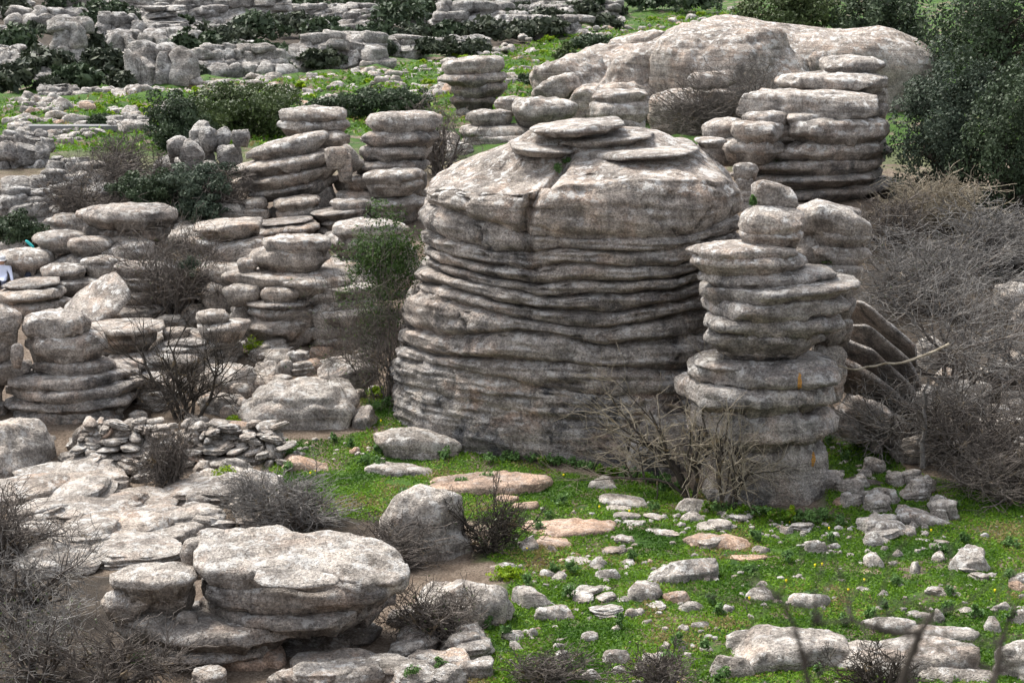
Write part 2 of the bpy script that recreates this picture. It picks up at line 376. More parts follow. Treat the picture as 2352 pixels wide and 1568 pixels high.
def build_ground():
    ys = np.concatenate([np.arange(-40, 28, 2.0), np.arange(28, 66, .22), np.arange(66, 130, .8), np.arange(130, 262, 2.5), [300, 360, 450, 600, 900, 1500]])
    xs0 = np.linspace(-1, 1, 221)
    Yv = np.repeat(ys[:, None], 221, 1); half = 24 + np.clip(ys, 0, None) * .62
    Xv = xs0[None, :] * half[:, None]
    Zv = zground(Xv, Yv)
    V = np.stack([Xv, Yv, Zv], -1).reshape(-1, 3)
    nr, ns = len(ys), 221
    r = np.arange(nr - 1)[:, None]; s = np.arange(ns - 1)[None, :]
    F = np.stack([r * ns + s, r * ns + s + 1, (r + 1) * ns + s + 1, (r + 1) * ns + s], -1).reshape(-1, 4)
    vis = V[:, 1] > 12
    u, v = project(V[:, 0], np.where(vis, V[:, 1], 20), V[:, 2])
    g = np.where(vis, inpoly(u, v, GRASS) * 1., 0.)
    mead = np.clip((V[:, 1] - 74) / 8, 0, 1) * np.clip((np.interp(V[:, 0], [-60, 0, 10, 30], [126, 140, 190, 230]) - V[:, 1]) / 6, 0, 1)
    g = np.maximum(g, mead)
    scrub_shade_mask = np.where(V[:, 1] > 108, 1 - mead, 0.)
    for pl in THICKET_SHADE: scrub_shade_mask = np.maximum(scrub_shade_mask, np.where(vis, inpoly(u, v, pl) * 1., 0.))
    t = NT('turf_and_soil'); p = t.pos(); a = t.attr('grass')
    soil = t.mix(t.mp(t.noise(p, 1.4, 6, .65), .35, .65), (.14, .105, .078), (.29, .235, .185))
    soil = t.mix(t.mp(t.noise(p, 22, 4, .7), .3, .7), soil, (.07, .05, .035))
    gr = t.mix(t.mp(t.noise(p, 1.1, 6, .6), .3, .7), (.025, .065, .008), (.075, .15, .016))
    gr = t.mix(t.mp(t.noise(p, 24, 4, .7), .35, .7), gr, (.02, .05, .01))
    f = t.ma('MULTIPLY', a, t.mp(t.noise(p, .75, 6, .7), .40, .49))
    soil = t.mix(t.ma('MULTIPLY', t.attr('scrub_shade'), t.mp(t.noise(p, 1.8, 5, .7), .3, .6, .55, .95)), soil, (.03, .024, .018))  # dark scrub ground far off; thicket shade painted into the soil colour
    t.put(t.b.inputs['Base Color'], t.mix(f, soil, gr))
    t.put(t.b.inputs['Normal'], t.bump(t.noise(p, 9, 7, .7), .12, .9))
    o = mk('ground', V, F, t.m, None, True, {'grass': ('POINT', g), 'scrub_shade': ('POINT', scrub_shade_mask)}); o['kind'] = 'structure'
    return o
build_ground()

# ------------------------------------------------------------------ foliage tools
def leaf_mesh(C, N, size, rs, asp=.5, flat=0.):
    """one diamond leaf per centre C, roughly facing N"""
    n = len(C)
    nn = N + rs.randn(n, 3) * .8; nn[:, 2] += flat; nn /= np.linalg.norm(nn, axis=1)[:, None]
    a = np.cross(nn, rs.randn(n, 3)); a /= np.linalg.norm(a, axis=1)[:, None] + 1e-9
    b = np.cross(nn, a); s = (size * rs.uniform(.55, 1.35, n))[:, None]
    V = np.stack([C - a * s, C + b * s * asp, C + a * s, C - b * s * asp], 1).reshape(-1, 3)
    return V, np.arange(n * 4).reshape(-1, 4)
def crown(parent, mat, center, rad, n, leaf, seed, clumps=40, name='crown', fill=.35, flat=0., lumps=.3, asp=.5, skirt=False):
    rs = np.random.RandomState(seed); rad = np.asarray(rad, float)
    d = rs.randn(clumps, 3); d /= np.linalg.norm(d, axis=1)[:, None]; d[:, 2] = np.where(d[:, 2] < (-.95 if skirt else -.35), -d[:, 2], d[:, 2])
    rr = rs.uniform(.45, 1.0, clumps) ** .6 * (1 + lumps * rs.randn(clumps) * .5)
    cc = d * rr[:, None]
    cs = rs.uniform(.14, .30, clumps) * (40 / clumps) ** .33
    ci = rs.choice(clumps, n, p=cs ** 2 / (cs ** 2).sum())
    dv = rs.randn(n, 3); dv /= np.linalg.norm(dv, axis=1)[:, None]
    q = cc[ci] + dv * (cs[ci] * rs.uniform(.5, 1.1, n) ** .5)[:, None]
    nf = int(n * fill); q[:nf] = d[rs.randint(clumps, size=nf)] * rs.uniform(.2, .95, nf)[:, None] + rs.randn(nf, 3) * .12
    N = q / (np.linalg.norm(q, axis=1)[:, None] + 1e-6)
    C = np.asarray(center) + q * rad
    V, F = leaf_mesh(C, N, leaf, rs, asp, flat)
    tone = np.clip(.45 + .22 * rs.randn(n) + .18 * rs.randn(clumps)[ci], 0, 1)
    return mk(name, V, F, mat, parent, False, {'tone': ('FACE', tone)})
def tubes(lines, sides=3):
    """lines: list of (pts (N,K,3), r (N,K)) -> verts, faces"""
    VV, FF, off = [], [], 0
    for pts, r in lines:
        N, K, _ = pts.shape
        t = np.gradient(pts, axis=1); t /= np.linalg.norm(t, axis=2)[..., None] + 1e-9
        ref = np.where(np.abs(t[..., 2:3]) > .8, np.array([1., 0, 0]), np.array([0, 0, 1.]))
        a = np.cross(t, ref); a /= np.linalg.norm(a, axis=2)[..., None] + 1e-9; b = np.cross(t, a)
        ang = np.arange(sides) / sides * 2 * pi
        ring = pts[:, :, None, :] + r[:, :, None, None] * (a[:, :, None, :] * np.cos(ang)[:, None] + b[:, :, None, :] * np.sin(ang)[:, None])
        VV.append(ring.reshape(-1, 3))
        i = np.arange(N)[:, None, None] * K * sides; k = np.arange(K - 1)[None, :, None] * sides; s = np.arange(sides)[None, None, :]; s2 = (s + 1) % sides
        FF.append((np.stack([i + k + s, i + k + s2, i + k + sides + s2, i + k + sides + s], -1).reshape(-1, 4)) + off)
        off += N * K * sides
    return np.concatenate(VV), np.concatenate(FF)
def grow(rs, p0, d0, L, K, jit, grav):
    n = len(p0); pts = np.zeros((n, K, 3)); pts[:, 0] = p0; d = d0 / (np.linalg.norm(d0, axis=1)[:, None] + 1e-9)
    st = (L / (K - 1))[:, None]
    for k in range(1, K):
        pts[:, k] = pts[:, k - 1] + d * st
        d = d + rs.randn(n, 3) * jit; d[:, 2] += grav; d /= np.linalg.norm(d, axis=1)[:, None]
    return pts
def branchset(rs, h, spread, counts, K=(6, 5, 4, 3), r0=.03, up=1.0, grav=0., jit=.25, base_r=.15, ls=(.8, .5, .34, .2)):
    n0 = counts[0]
    a = rs.uniform(0, 2 * pi, n0); sp = spread * rs.uniform(.15, 1., n0)
    d = np.stack([np.cos(a) * sp, np.sin(a) * sp, np.full(n0, up)], -1)
    p0 = np.stack([np.cos(a) * base_r * h * rs.rand(n0), np.sin(a) * base_r * h * rs.rand(n0), np.full(n0, -.08)], -1)
    lv = [grow(rs, p0, d, h * ls[0] * rs.uniform(.6, 1.15, n0), K[0], jit, grav)]
    rad = [np.linspace(1, .45, K[0])[None, :] * r0 * rs.uniform(.7, 1.2, n0)[:, None]]
    for l in range(1, len(counts)):
        par = lv[-1]; pr = rad[-1]; n = len(par) * counts[l]
        ip = np.repeat(np.arange(len(par)), counts[l]); kk = rs.randint(1, par.shape[1], n)
        st = par[ip, kk]; pd = par[ip, kk] - par[ip, kk - 1]; pd /= np.linalg.norm(pd, axis=1)[:, None] + 1e-9
        d = pd + rs.randn(n, 3) * .85; d[:, 2] += .12
        L = h * ls[l] * rs.uniform(.45, 1.2, n)
        lv.append(grow(rs, st, d, L, K[l], jit * .75, grav))
        rr = np.minimum(pr[ip, kk] * .72, r0 * .55 ** l * 1.1)
        rad.append(rr[:, None] * np.linspace(1, .45, K[l])[None, :])
    return lv, rad
def bare_shrub(label, u, v, h, spread=.8, counts=(8, 5, 6, 3), mat=B_grey, tmat=None, r0=.03, rmin=.0045, seed=1, Y=None, z=None, leaves=0, lmat=None, leaf=.035,
               scale=(1, 1, 1), name='bare_shrub', group=None, dirn=None, **kw):
    rs = np.random.RandomState(seed); Y = Y or Yg(v); X = float(xat(u, v, Y)); h = h * .62
    z = float(zground(X, Y)) if z is None else z
    e = empty(name, (X, Y, z), label, 'shrub', group)
    lv, rad = branchset(rs, h, spread, counts, r0=r0, **kw)
    lv = [l * np.array(scale) + np.array([X, Y, z]) for l in lv]
    if dirn is not None: lv = [l + (np.clip(l[..., 2:3] - z, 0, None)) * np.array(dirn) for l in lv]
    rad = [np.maximum(r, rmin) for r in rad]
    V, F = tubes(list(zip(lv[:2], rad[:2])), 5); mk('branches', V, F, mat, e)
    if len(lv) > 2:
        V, F = tubes(list(zip(lv[2:], rad[2:])), 3); mk('twigs', V, F, tmat or mat, e)
    if leaves:
        tip = lv[-1].reshape(-1, 3); C = tip[rs.randint(len(tip), size=leaves)] + rs.randn(leaves, 3) * .05
        V, F = leaf_mesh(C, np.tile([0, 0, .6], (leaves, 1)), leaf, rs)
        mk('leaves', V, F, lmat, e, False, {'tone': ('FACE', rs.uniform(0, 1, leaves))})
    return e
def bush(label, u0, u1, v0, v1, n, leaf, mat=L_oak, Y=None, seed=None, name='evergreen_bush', cat='bush', clumps=45, group=None, depth=.9, trunk=True, **kw):
    seed = seed or nseed(); Yf = Y or Yg(v1); pm = ppm(v1, Yf); rw = (u1 - u0) / 2 / pm; rd = rw * depth
    Yc = Yf + rd; X = float(xat((u0 + u1) / 2, v1, Yc)); zb = float(zat(v1, Yf)); zt = float(zat(v0, Yc)); zg = float(zground(X, Yc))
    hh = max(zt - zb, .3)
    e = empty(name, (X, Yc, zg), label, cat, group)
    crown(e, mat, (X, Yc, zb + hh * .46), (rw, rd, hh * .56), n, leaf, seed, clumps, **kw)
    if trunk:
        rs = np.random.RandomState(seed)
        lv, rad = branchset(rs, (zb + hh * .5) - zg, rw / max(hh, .1) * .5, (5, 4, 3), r0=.06 * max(hh, .6), base_r=.1)
        V, F = tubes([(l + np.array([X, Yc, zg]), r) for l, r in zip(lv, rad)], 4); mk('trunk', V, F, B_dark, e)
    return e
# ------------------------------------------------------------------ the great layered rock in the middle
def foot(ns, n=2.7):
    th = np.arange(ns) / ns * 2 * pi; ct, st = np.cos(th), np.sin(th)
    return np.sign(ct) * np.abs(ct) ** (2 / n), np.sign(st) * np.abs(st) ** (2 / n)
def seamv(poly, u):
    p = np.asarray(poly, float); return np.interp(u, p[:, 0], p[:, 1])
def band(parent, mat, name, s0, s1, uL, uR, Yc, b, skew, seed, rec=.22, dome=None, crack=None, ns=190, n=2.7, over=.0, amp=1., power=2.6, base=False, dpow=1.5):
    """one stratum: s0/s1 upper and lower seam lines, uL/uR its silhouette, b half depth"""
    vm = (np.mean([q[1] for q in s0]) + np.mean([q[1] for q in s1])) / 2
    hpx = abs(np.mean([q[1] for q in s1]) - np.mean([q[1] for q in s0]))
    xL, xR = float(xat(uL, vm, Yc)), float(xat(uR, vm, Yc)); xc, a = (xL + xR) / 2, (xR - xL) / 2
    fx, fy = foot(ns, n)
    nr = int(np.clip(hpx / 3, 12, 34))
    rows = []
    tt = np.linspace(-.06, 1.06, nr)
    ths = np.arange(ns) / ns * 2 * pi
    def ring(s, v_line_t, zadd=None):
        X = xc + a * fx * s; Y = Yc + b * fy * s - skew * fx * a * s
        Yfr = Yc - b * np.abs(fy) * s - skew * fx * a * s
        Yq = np.where(fy > 0, Yfr, Y)
        um = CU + FV * X * diry(vm) / Yq
        v = seamv(s0, um) * (1 - v_line_t) + seamv(s1, um) * v_line_t
        return np.stack([X, Y, zat(v, Yq)], -1), um, v, Yq
    rd = a + b
    th_ = np.arange(ns) / ns * 2 * pi
    rmod = np.clip(.85 + 1.0 * fbm(np.stack([np.cos(th_) * 2.2 + seed * 2.7, np.sin(th_) * 2.2, th_ * 0 + seed], -1), 3), .25, 1.5)
    for t in tt:
        q = np.clip(t, 0, 1)
        # rounded edge: soft shoulder above, sharper undercut below
        x_ = 2 * q - 1 + over
        edge = rec * rmod * ((abs(x_) / (1 - over)) ** 3.2 if x_ < 0 else (abs(x_) / (1 + over)) ** 5.0) if not base else rec * max(0, 1 - 2 * q) ** power
        R, um, v, Yq = ring(1.0 - edge / (rd / 2), t)
        if crack is not None:
            cu = np.interp(v, [c[1] for c in crack], [c[0] for c in crack]); cd = np.interp(v, [c[1] for c in crack], [c[2] for c in crack])
            g = cd * np.exp(-((um - cu) / 11.0) ** 2) * (fy < .2)
            R[:, 1] += g
            R[:, 0] += 0
        rows.append(R)
    top = []
    if dome:
        # domed roof above the brow line
        R0 = rows[0]; zc = dome
        for s in np.linspace(.97, .06, 20):
            X = xc + (R0[:, 0] - xc) * s; Y = Yc + (R0[:, 1] - Yc) * s
            f = 1 - (max(0., s - .27) / .73) ** np.interp(fx, [-1, 0, 1], [1.02, 1.45, 2.6])
            wf = np.clip(-fy, 0, 1) ** 1.3; f = f * (1 - wf) + (1 - s) ** 1.35 * wf
            top.append(np.stack([X, Y, R0[:, 2] + (zc - R0[:, 2]) * f], -1))
        rows = top[::-1] + rows
    else:
        R0 = rows[0]
        rows = [np.stack([xc + (R0[:, 0] - xc) * s, Yc + (R0[:, 1] - Yc) * s, R0[:, 2] - .02], -1) for s in (.3, .7, .9)] + rows
    R1 = rows[-1]
    rows = rows + [np.stack([xc + (R1[:, 0] - xc) * s, Yc + (R1[:, 1] - Yc) * s, R1[:, 2] - .05], -1) for s in (.9, .6, .25)]
    if dome and crack is not None:
        for R_ in rows[:20]:
            um, vm_ = project(R_[:, 0], R_[:, 1], R_[:, 2]); cu = np.interp(vm_, [c[1] for c in crack], [c[0] for c in crack]); cd = np.interp(vm_, [c[1] for c in crack], [c[2] for c in crack])
            R_[:, 2] -= cd * .75 * np.exp(-((um - cu) / 10.0) ** 2) * (R_[:, 1] < Yc + .5)
            R_[:, 2] -= .16 / (1 + np.exp((um - cu) / 9)) * (R_[:, 1] < Yc + .5) * (vm_ > 372)
    V = np.concatenate(rows); nrr = len(rows)
    pole = np.array([rows[0].mean(0), rows[-1].mean(0)]); V = np.concatenate([V, pole])
    nrm = V - np.array([xc, Yc, 0]); nrm[:, 2] = 0; nrm /= np.linalg.norm(nrm, axis=1)[:, None] + 1e-6
    off = np.array([seed * 1.3, 0, 0])
    jn = np.abs(fbm(V * np.array([.9, .9, .22]) + np.array([41 + seed * .35, 3, 8]), 3))
    r = fbm(V * .55 + 11, 3) * .13 + fbm(V * np.array([1.6, 1.6, 2.2]) + off, 3) * (.05 if dome else .085) - .16 * np.exp(-(jn / .035) ** 2) + fbm(V * np.array([.5, .5, 9.]) + 31, 4) * (.035 if dome else .085) + fbm(V * 4.5, 3) * .035
    V = V + nrm * (r * amp)[:, None]
    V[:, 2] += (fbm(V * np.array([1.2, 1.2, .6]) + 5, 3) * .035 + (fbm(V * .8 + 9, 2) * .05 if dome else 0)) * amp
    return mk(name, V, ringfaces(nrr, ns), mat, parent)

MY = 51.8
main = empty('layered_rock', (float(xat(1330, 1000, MY)), MY, float(zground(1.5, MY))), 'huge rounded rock of stacked limestone layers with a smooth domed top in the middle', 'rock')
S1 = [(960, 455), (1000, 470), (1060, 492), (1130, 514), (1205, 530), (1270, 541), (1350, 546), (1450, 546), (1550, 541), (1640, 522), (1695, 495)]
S2 = [(960, 505), (972, 525), (1047, 558), (1123, 572), (1222, 582), (1294, 572), (1431, 579), (1550, 568), (1690, 530)]
S3 = [(960, 545), (985, 560), (1047, 590), (1123, 606), (1225, 619), (1300, 600), (1362, 607), (1450, 612), (1550, 606), (1690, 560)]
S4 = [(960, 580), (1000, 595), (1089, 625), (1174, 642), (1242, 650), (1328, 642), (1430, 645), (1550, 636), (1690, 590)]
S5 = [(955, 608), (1000, 617), (1089, 651), (1174, 668), (1259, 684), (1345, 675), (1430, 676), (1550, 664), (1690, 615)]
S6 = [(955, 643), (1010, 652), (1089, 676), (1157, 693), (1260, 710), (1362, 712), (1430, 716), (1550, 697), (1690, 650)]
S7 = [(950, 672), (1000, 682), (1054, 697), (1140, 722), (1200, 735), (1294, 752), (1396, 756), (1499, 738), (1690, 690)]
S8 = [(910, 745), (930, 750), (1020, 772), (1100, 768), (1191, 757), (1294, 770), (1396, 790), (1550, 780), (1690, 740)]
S9 = [(900, 788), (938, 790), (996, 815), (1060, 818), (1123, 822), (1259, 834), (1396, 847), (1550, 846), (1690, 800)]
S10 = [(890, 812), (930, 822), (996, 838), (1123, 866), (1225, 888), (1396, 905), (1550, 910), (1690, 870)]
S11 = [(890, 868), (969, 897), (1054, 921), (1200, 950), (1396, 975), (1550, 990), (1690, 960)]
S12 = [(890, 960), (952, 990), (1044, 1030), (1157, 1082), (1250, 1115), (1450, 1130), (1690, 1150)]
CR = [(1205, 400, .5), (1205, 530, .45), (1222, 585, .32), (1240, 640, .28), (1262, 690, .16), (1285, 750, .0), (1300, 1100, 0)]
bands = [(S1, S2, 966, 1690, M_main), (S2, S3, 971, 1684, M_main), (S3, S4, 979, 1676, M_main), (S4, S5, 986, 1668, M_main), (S5, S6, 963, 1655, M_main),
         (S6, S7, 962, 1650, M_main), (S7, S8, 926, 1640, M_main), (S8, S9, 918, 1640, M_main), (S9, S10, 920, 1640, M_main), (S10, S11, 904, 1640, M_low)]
for i, (a, b, l, r, m) in enumerate(bands):
    band(main, m, 'stratum', a, b, l - 3, r + 3, MY, 3.75, .22, i + 1, rec=[.34, .28, .36, .52, .40, .42, .36, .36, .34, .24][i], crack=CR, over=-.28, amp=.9)
band(main, M_low, 'stratum', S11, S12, 902, 1650, MY, 3.85, .22, 20, rec=.14, base=True, amp=.9)
BL = [(960, 428), (1030, 436), (1100, 446), (1180, 452), (1260, 445)]
BR = [(1200, 448), (1260, 438), (1350, 428), (1500, 424), (1620, 420), (1700, 425)]
BROW = [(960, 432), (1030, 438), (1100, 446), (1180, 452), (1230, 446), (1300, 434), (1400, 426), (1500, 422), (1620, 420), (1700, 428)]
CC = [(1312, 350, .0), (1300, 372, .25), (1285, 392, .35), (1250, 425, .5), (1222, 460, .6), (1208, 500, .6), (1205, 545, .5)]
band(main, M_cap, 'cap', BROW, S1, 974, 1695, MY, 3.85, .2, 31, rec=.22, dome=float(zat(296, MY)), n=2.7, ns=230, over=-.1, dpow=1.12, crack=CC)
for s in [(1160, 1326, 300, 362, dict(k=.35, roll=-4, pr=.2)), (1322, 1604, 296, 378, dict(k=.33, roll=3)),
          (1214, 1440, 254, 314, dict(k=.42, roll=5, pl=.35)), (1289, 1501, 283, 338, dict(k=.42, roll=6, pl=.4)), (1600, 1675, 306, 338, dict(k=.5, dy=.6)),]:
    kw = dict(s[4]); slab(main, M_slab, *s[:4], MY - .3, name='cap_slab', lens=.3, drop=.1, amp=.6, **kw)
# foot boulders in the cleft behind the bare shrubs
boulder('boulder', 'grey wedge boulder in the cleft behind the bare grey shrub', 'boulder', M_low, 1440, 1560, 985, 1125, k=.85, Y=46.9, n=3)
boulder('boulder', 'tall grey stone leaning in the cleft between the great rock and the pillar', 'boulder', M_main, 1475, 1600, 870, 1100, k=.9, Y=47.5, n=3)

# ------------------------------------------------------------------ the pillar in front of it on the right
PY = 46.0
pil = stack('stacked_pillar', 'tall narrow pillar of stacked stone layers standing on the grass, orange lichen spots', 'rock', M_pil, 1190, [
    (1728, 1840, 388, 474, dict(D=.9, roll=-22, mat=M_slab, cuts=2, Y=.4)),
    (1686, 1850, 462, 549, dict(top=1, roll=6, pl=.3, mat=M_slab, cuts=2)),
    (1692, 1850, 535, 562, dict(mat=M_slab)),
    (1581, 1836, 549, 600, dict(top=1, pl=.75, mat=M_slab, Y=-.1)),
    (1584, 1852, 588, 636, dict(pl=.6, mat=M_slab)),
    (1602, 1912, 626, 672, dict(roll=1.5, pr=.3)),
    (1587, 1958, 648, 703, dict(roll=4)),
    (1601, 1947, 690, 753, dict(roll=1, mat=M_pil)),
    (1596, 1936, 735, 783, dict()),
    (1608, 1898, 768, 812, dict()),
    (1640, 1860, 800, 835, dict(mat=M_low)),
    (1584, 1913, 806, 866, dict(top=1, mat=M_pil)),
    (1578, 1935, 850, 912, dict(mat=M_pil)),
    (1552, 1930, 895, 962, dict(mat=M_pil)),
    (1568, 1914, 945, 1036, dict(ev=.45)),
    (1596, 1904, 1015, 1215, dict(mat=M_pil, ev=.4, n=2.4, drop=0, lens=.1)),
    (1835, 1932, 1085, 1200, dict(mat=M_pil, Y=.2, drop=0)),
], Yc=PY)
stack('stacked_rock', 'short stack of pale slabs leaning against the back right of the pillar', 'rock', M_slab, 1000, [
    (1834, 2004, 424, 534, dict(roll=-22, D=.8, cuts=1)), (1858, 1998, 522, 570, dict(roll=-4, pr=.2)), (1848, 1997, 562, 614, dict(roll=-3)), (1896, 1984, 608, 640, dict(top=1, Y=-.5)),
    (1790, 1990, 480, 560, dict(mat=M_main, Y=.5, n=3)), (1800, 1980, 540, 640, dict(mat=M_main, Y=.4, n=3)), (1845, 1985, 606, 650, dict()), (1850, 1978, 644, 690, dict(mat=M_main)), (1846, 1968, 684, 735, dict(mat=M_main)), (1850, 1960, 728, 790, dict(mat=M_main)), (1850, 1945, 784, 960, dict(mat=M_low, n=3, drop=0))], Yc=47.6)

# ------------------------------------------------------------------ stack behind, right
stack('stacked_rock', 'broad stack of grey layers in front of the evergreen bushes at upper right', 'rock', M_slab, 478, [
    (1874, 2028, 126, 172, dict(Y=2.2, cuts=2)), (1786, 2046, 163, 215, dict(top=1, Y=1.6)), (1950, 2046, 198, 244, dict(Y=1.6)), (1960, 2044, 235, 285, dict(Y=1.5, mat=M_main)),
    (1675, 2028, 202, 287, dict(top=1, D=.80, cuts=2, prof=(.45, 0))), (1702, 1815, 254, 288, dict(top=1, Y=-1.5, pl=.5, D=.6)), (1803, 1934, 256, 292, dict(top=1, Y=-1.45, D=.5, prof=(.5, 0))),
    (1690, 2030, 284, 345, dict(Y=.3, D=.8, prof=(.3, 0))), (1690, 2036, 330, 400, dict(Y=.2, D=.8, mat=M_main)),
    (1676, 1800, 282, 331, dict(Y=-1.6, D=1.2, prof=(.25, 0))), (1789, 2048, 272, 341, dict(Y=-.9, D=.9, prof=(.25, 0))), (1610, 1720, 262, 325, dict(top=1, Y=-.6, roll=6)), (1600, 1720, 315, 400, dict(Y=0, mat=M_main, drop=0)),
    (1654, 1795, 322, 376, dict(Y=-1.3, D=1.2, prof=(.3, 0))), (1780, 2052, 318, 376, dict(Y=-.6, D=.9, roll=2, prof=(.35, 0))), (1678, 2050, 366, 406, dict(mat=M_main, roll=1, D=.85)), (1690, 2048, 396, 432, dict(mat=M_main, roll=2, D=.85)),
    (1740, 2064, 416, 464, dict(mat=M_main, roll=5, D=.85)), (1780, 2064, 452, 505, dict(mat=M_main, roll=5, drop=0)), (1690, 2040, 470, 560, dict(mat=M_main, drop=0)),
    (1680, 1742, 372, 405, dict(top=1, Y=-3, mat=M_slab)), (1690, 1735, 402, 440, dict(Y=-3)), (1690, 1730, 436, 468, dict(Y=-3)), (1686, 1730, 464, 505, dict(Y=-3)), (1684, 1735, 500, 620, dict(Y=-3, drop=0))])

# ------------------------------------------------------------------ whaleback boulders at the top
wb = empty('whaleback_rock', P(1680, 300, 88), 'great smooth whaleback rock split into rounded lobes under the dark trees', 'rock')
for (u0, u1, v0, v1, Yc, kw) in [
    (1480, 2150, 58, 310, 97, dict(D=.55, ev=.62, ez=.8, roll=-3, pl=.15, vcuts=0)),
    (1218, 1420, 106, 235, 93, dict(D=.7, ev=.5, ez=.65, roll=14, pl=.3, cuts=4)),
    (1290, 1640, 92, 260, 97, dict(D=.6, ev=.7, ez=.8, roll=6, vcuts=0)),
    (1352, 1572, 98, 225, 90, dict(D=.75, ev=.5, ez=.6, roll=12, pl=.2, cuts=4, vcuts=3)),
    (1495, 1866, 74, 310, 88.5, dict(D=.6, ev=.42, ez=.62, n=3.2, pl=.25, roll=2, cuts=4, vcuts=3)),
    (1500, 1700, 190, 330, 86.5, dict(D=.7, roll=8, ev=.6, ez=.8)), (1300, 1540, 180, 300, 89, dict(D=.6, ev=.6, ez=.8, roll=6)), (1855, 1905, 118, 190, 88, dict(D=.9)), (1582, 1688, 160, 206, 85.0, dict(D=.4, ev=.5, ez=.7, roll=4, vcuts=3)), (1226, 1345, 150, 230, 90.5, dict(D=.7, ev=.5, ez=.65, roll=22, cuts=3)), (1400, 1560, 60, 130, 99, dict(D=.6, ev=.5, ez=.7, roll=10, cuts=3))]:
    slab(wb, M_cap, u0, u1, v0, v1, Yc, name='lobe', drop=0, lens=.05, amp=1.0, lam=1.6, rough=1.6, **kw)
stack('stacked_rock', 'flat slab resting on a rounded block below the whaleback rock', 'rock', M_slab, 290, [
    (1358, 1490, 198, 234, dict(pl=.5, roll=4)), (1344, 1496, 228, 280, dict(top=1)), (1350, 1490, 270, 330, dict(drop=0))], Yc=82)
stack('stacked_column', 'slim column of five balanced slabs standing up against the green meadow', 'rock', M_slab, 258, [
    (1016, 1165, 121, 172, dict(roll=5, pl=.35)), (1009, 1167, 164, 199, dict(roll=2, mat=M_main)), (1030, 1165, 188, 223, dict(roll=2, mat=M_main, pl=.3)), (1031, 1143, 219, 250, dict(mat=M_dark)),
    (1046, 1130, 244, 276, dict(mat=M_main)), (1030, 1150, 268, 320, dict(mat=M_main, drop=0))], Yc=89)
stack('flat_boulders', 'low pale rounded boulders beside the foot of the slab column', 'rock', M_slab, 320, [
    (1170, 1327, 222, 282, dict(ev=.6)), (1070, 1186, 250, 287, dict(top=1)), (1136, 1215, 220, 256, dict(top=1, Y=2)), (1056, 1226, 282, 322, dict(top=1, mat=M_warm)), (1060, 1300, 312, 370, dict(mat=M_warm, drop=0))], Yc=84)

# ------------------------------------------------------------------ stacks left of the great rock
stack('stacked_rock', 'upright stack of thin tilted layers just left of the great domed rock', 'rock', M_slab, 512, [
    (838, 1019, 250, 304, dict(roll=1, pl=.2)), (828, 1011, 297, 342, dict(roll=2, mat=M_main)), (820, 994, 333, 375, dict(roll=2, mat=M_main)), (808, 991, 366, 406, dict(roll=2, mat=M_main)),
    (828, 978, 379, 421, dict(top=1, Y=-1.6, pl=.5, roll=4)), (836, 973, 409, 447, dict(Y=-1.5, pl=.4, roll=3)), (783, 882, 405, 433, dict(Y=-.5, mat=M_warm)), (806, 983, 440, 487, dict(top=1, Y=-1.2, pl=.5, roll=3)),
    (766, 868, 440, 481, dict(mat=M_warm, Y=-.6)), (812, 978, 478, 510, dict(mat=M_main, Y=-1)), (770, 990, 400, 470, dict(mat=M_dark, Y=.8)), (790, 985, 465, 560, dict(mat=M_warm, drop=0))])
stack('stacked_rock', 'leaning stack of thick slabs that overhang to the left', 'rock', M_warm, 520, [
    (632, 804, 243, 286, dict(Y=2.2, pl=.45, mat=M_slab)), (636, 806, 276, 312, dict(Y=2.2, mat=M_slab)), (690, 806, 305, 350, dict(Y=1.5)),
    (563, 752, 285, 358, dict(top=1, roll=14, pl=.4, mat=M_slab)), (533, 785, 342, 400, dict(roll=9, pl=.5)), (522, 785, 378, 428, dict(roll=9, pl=.6)), (566, 778, 405, 452, dict(roll=9, mat=M_main)),
    (640, 775, 420, 500, dict(roll=6, mat=M_main, n=3)), (625, 737, 440, 482, dict(top=1, Y=-1.6, roll=6)), (632, 743, 470, 513, dict(Y=-1.5, roll=7)), (553, 617, 447, 488, dict(top=1, Y=-1.2, roll=8)), (539, 620, 478, 512, dict(Y=-1.2)),
    (600, 770, 480, 560, dict(drop=0)), (773, 811, 350, 416, dict(Y=-1.4, n=3.2, D=.8)), (790, 836, 318, 378, dict(Y=-.8, roll=-50, D=.6)), (745, 800, 335, 375, dict(Y=-1.5, top=1))])
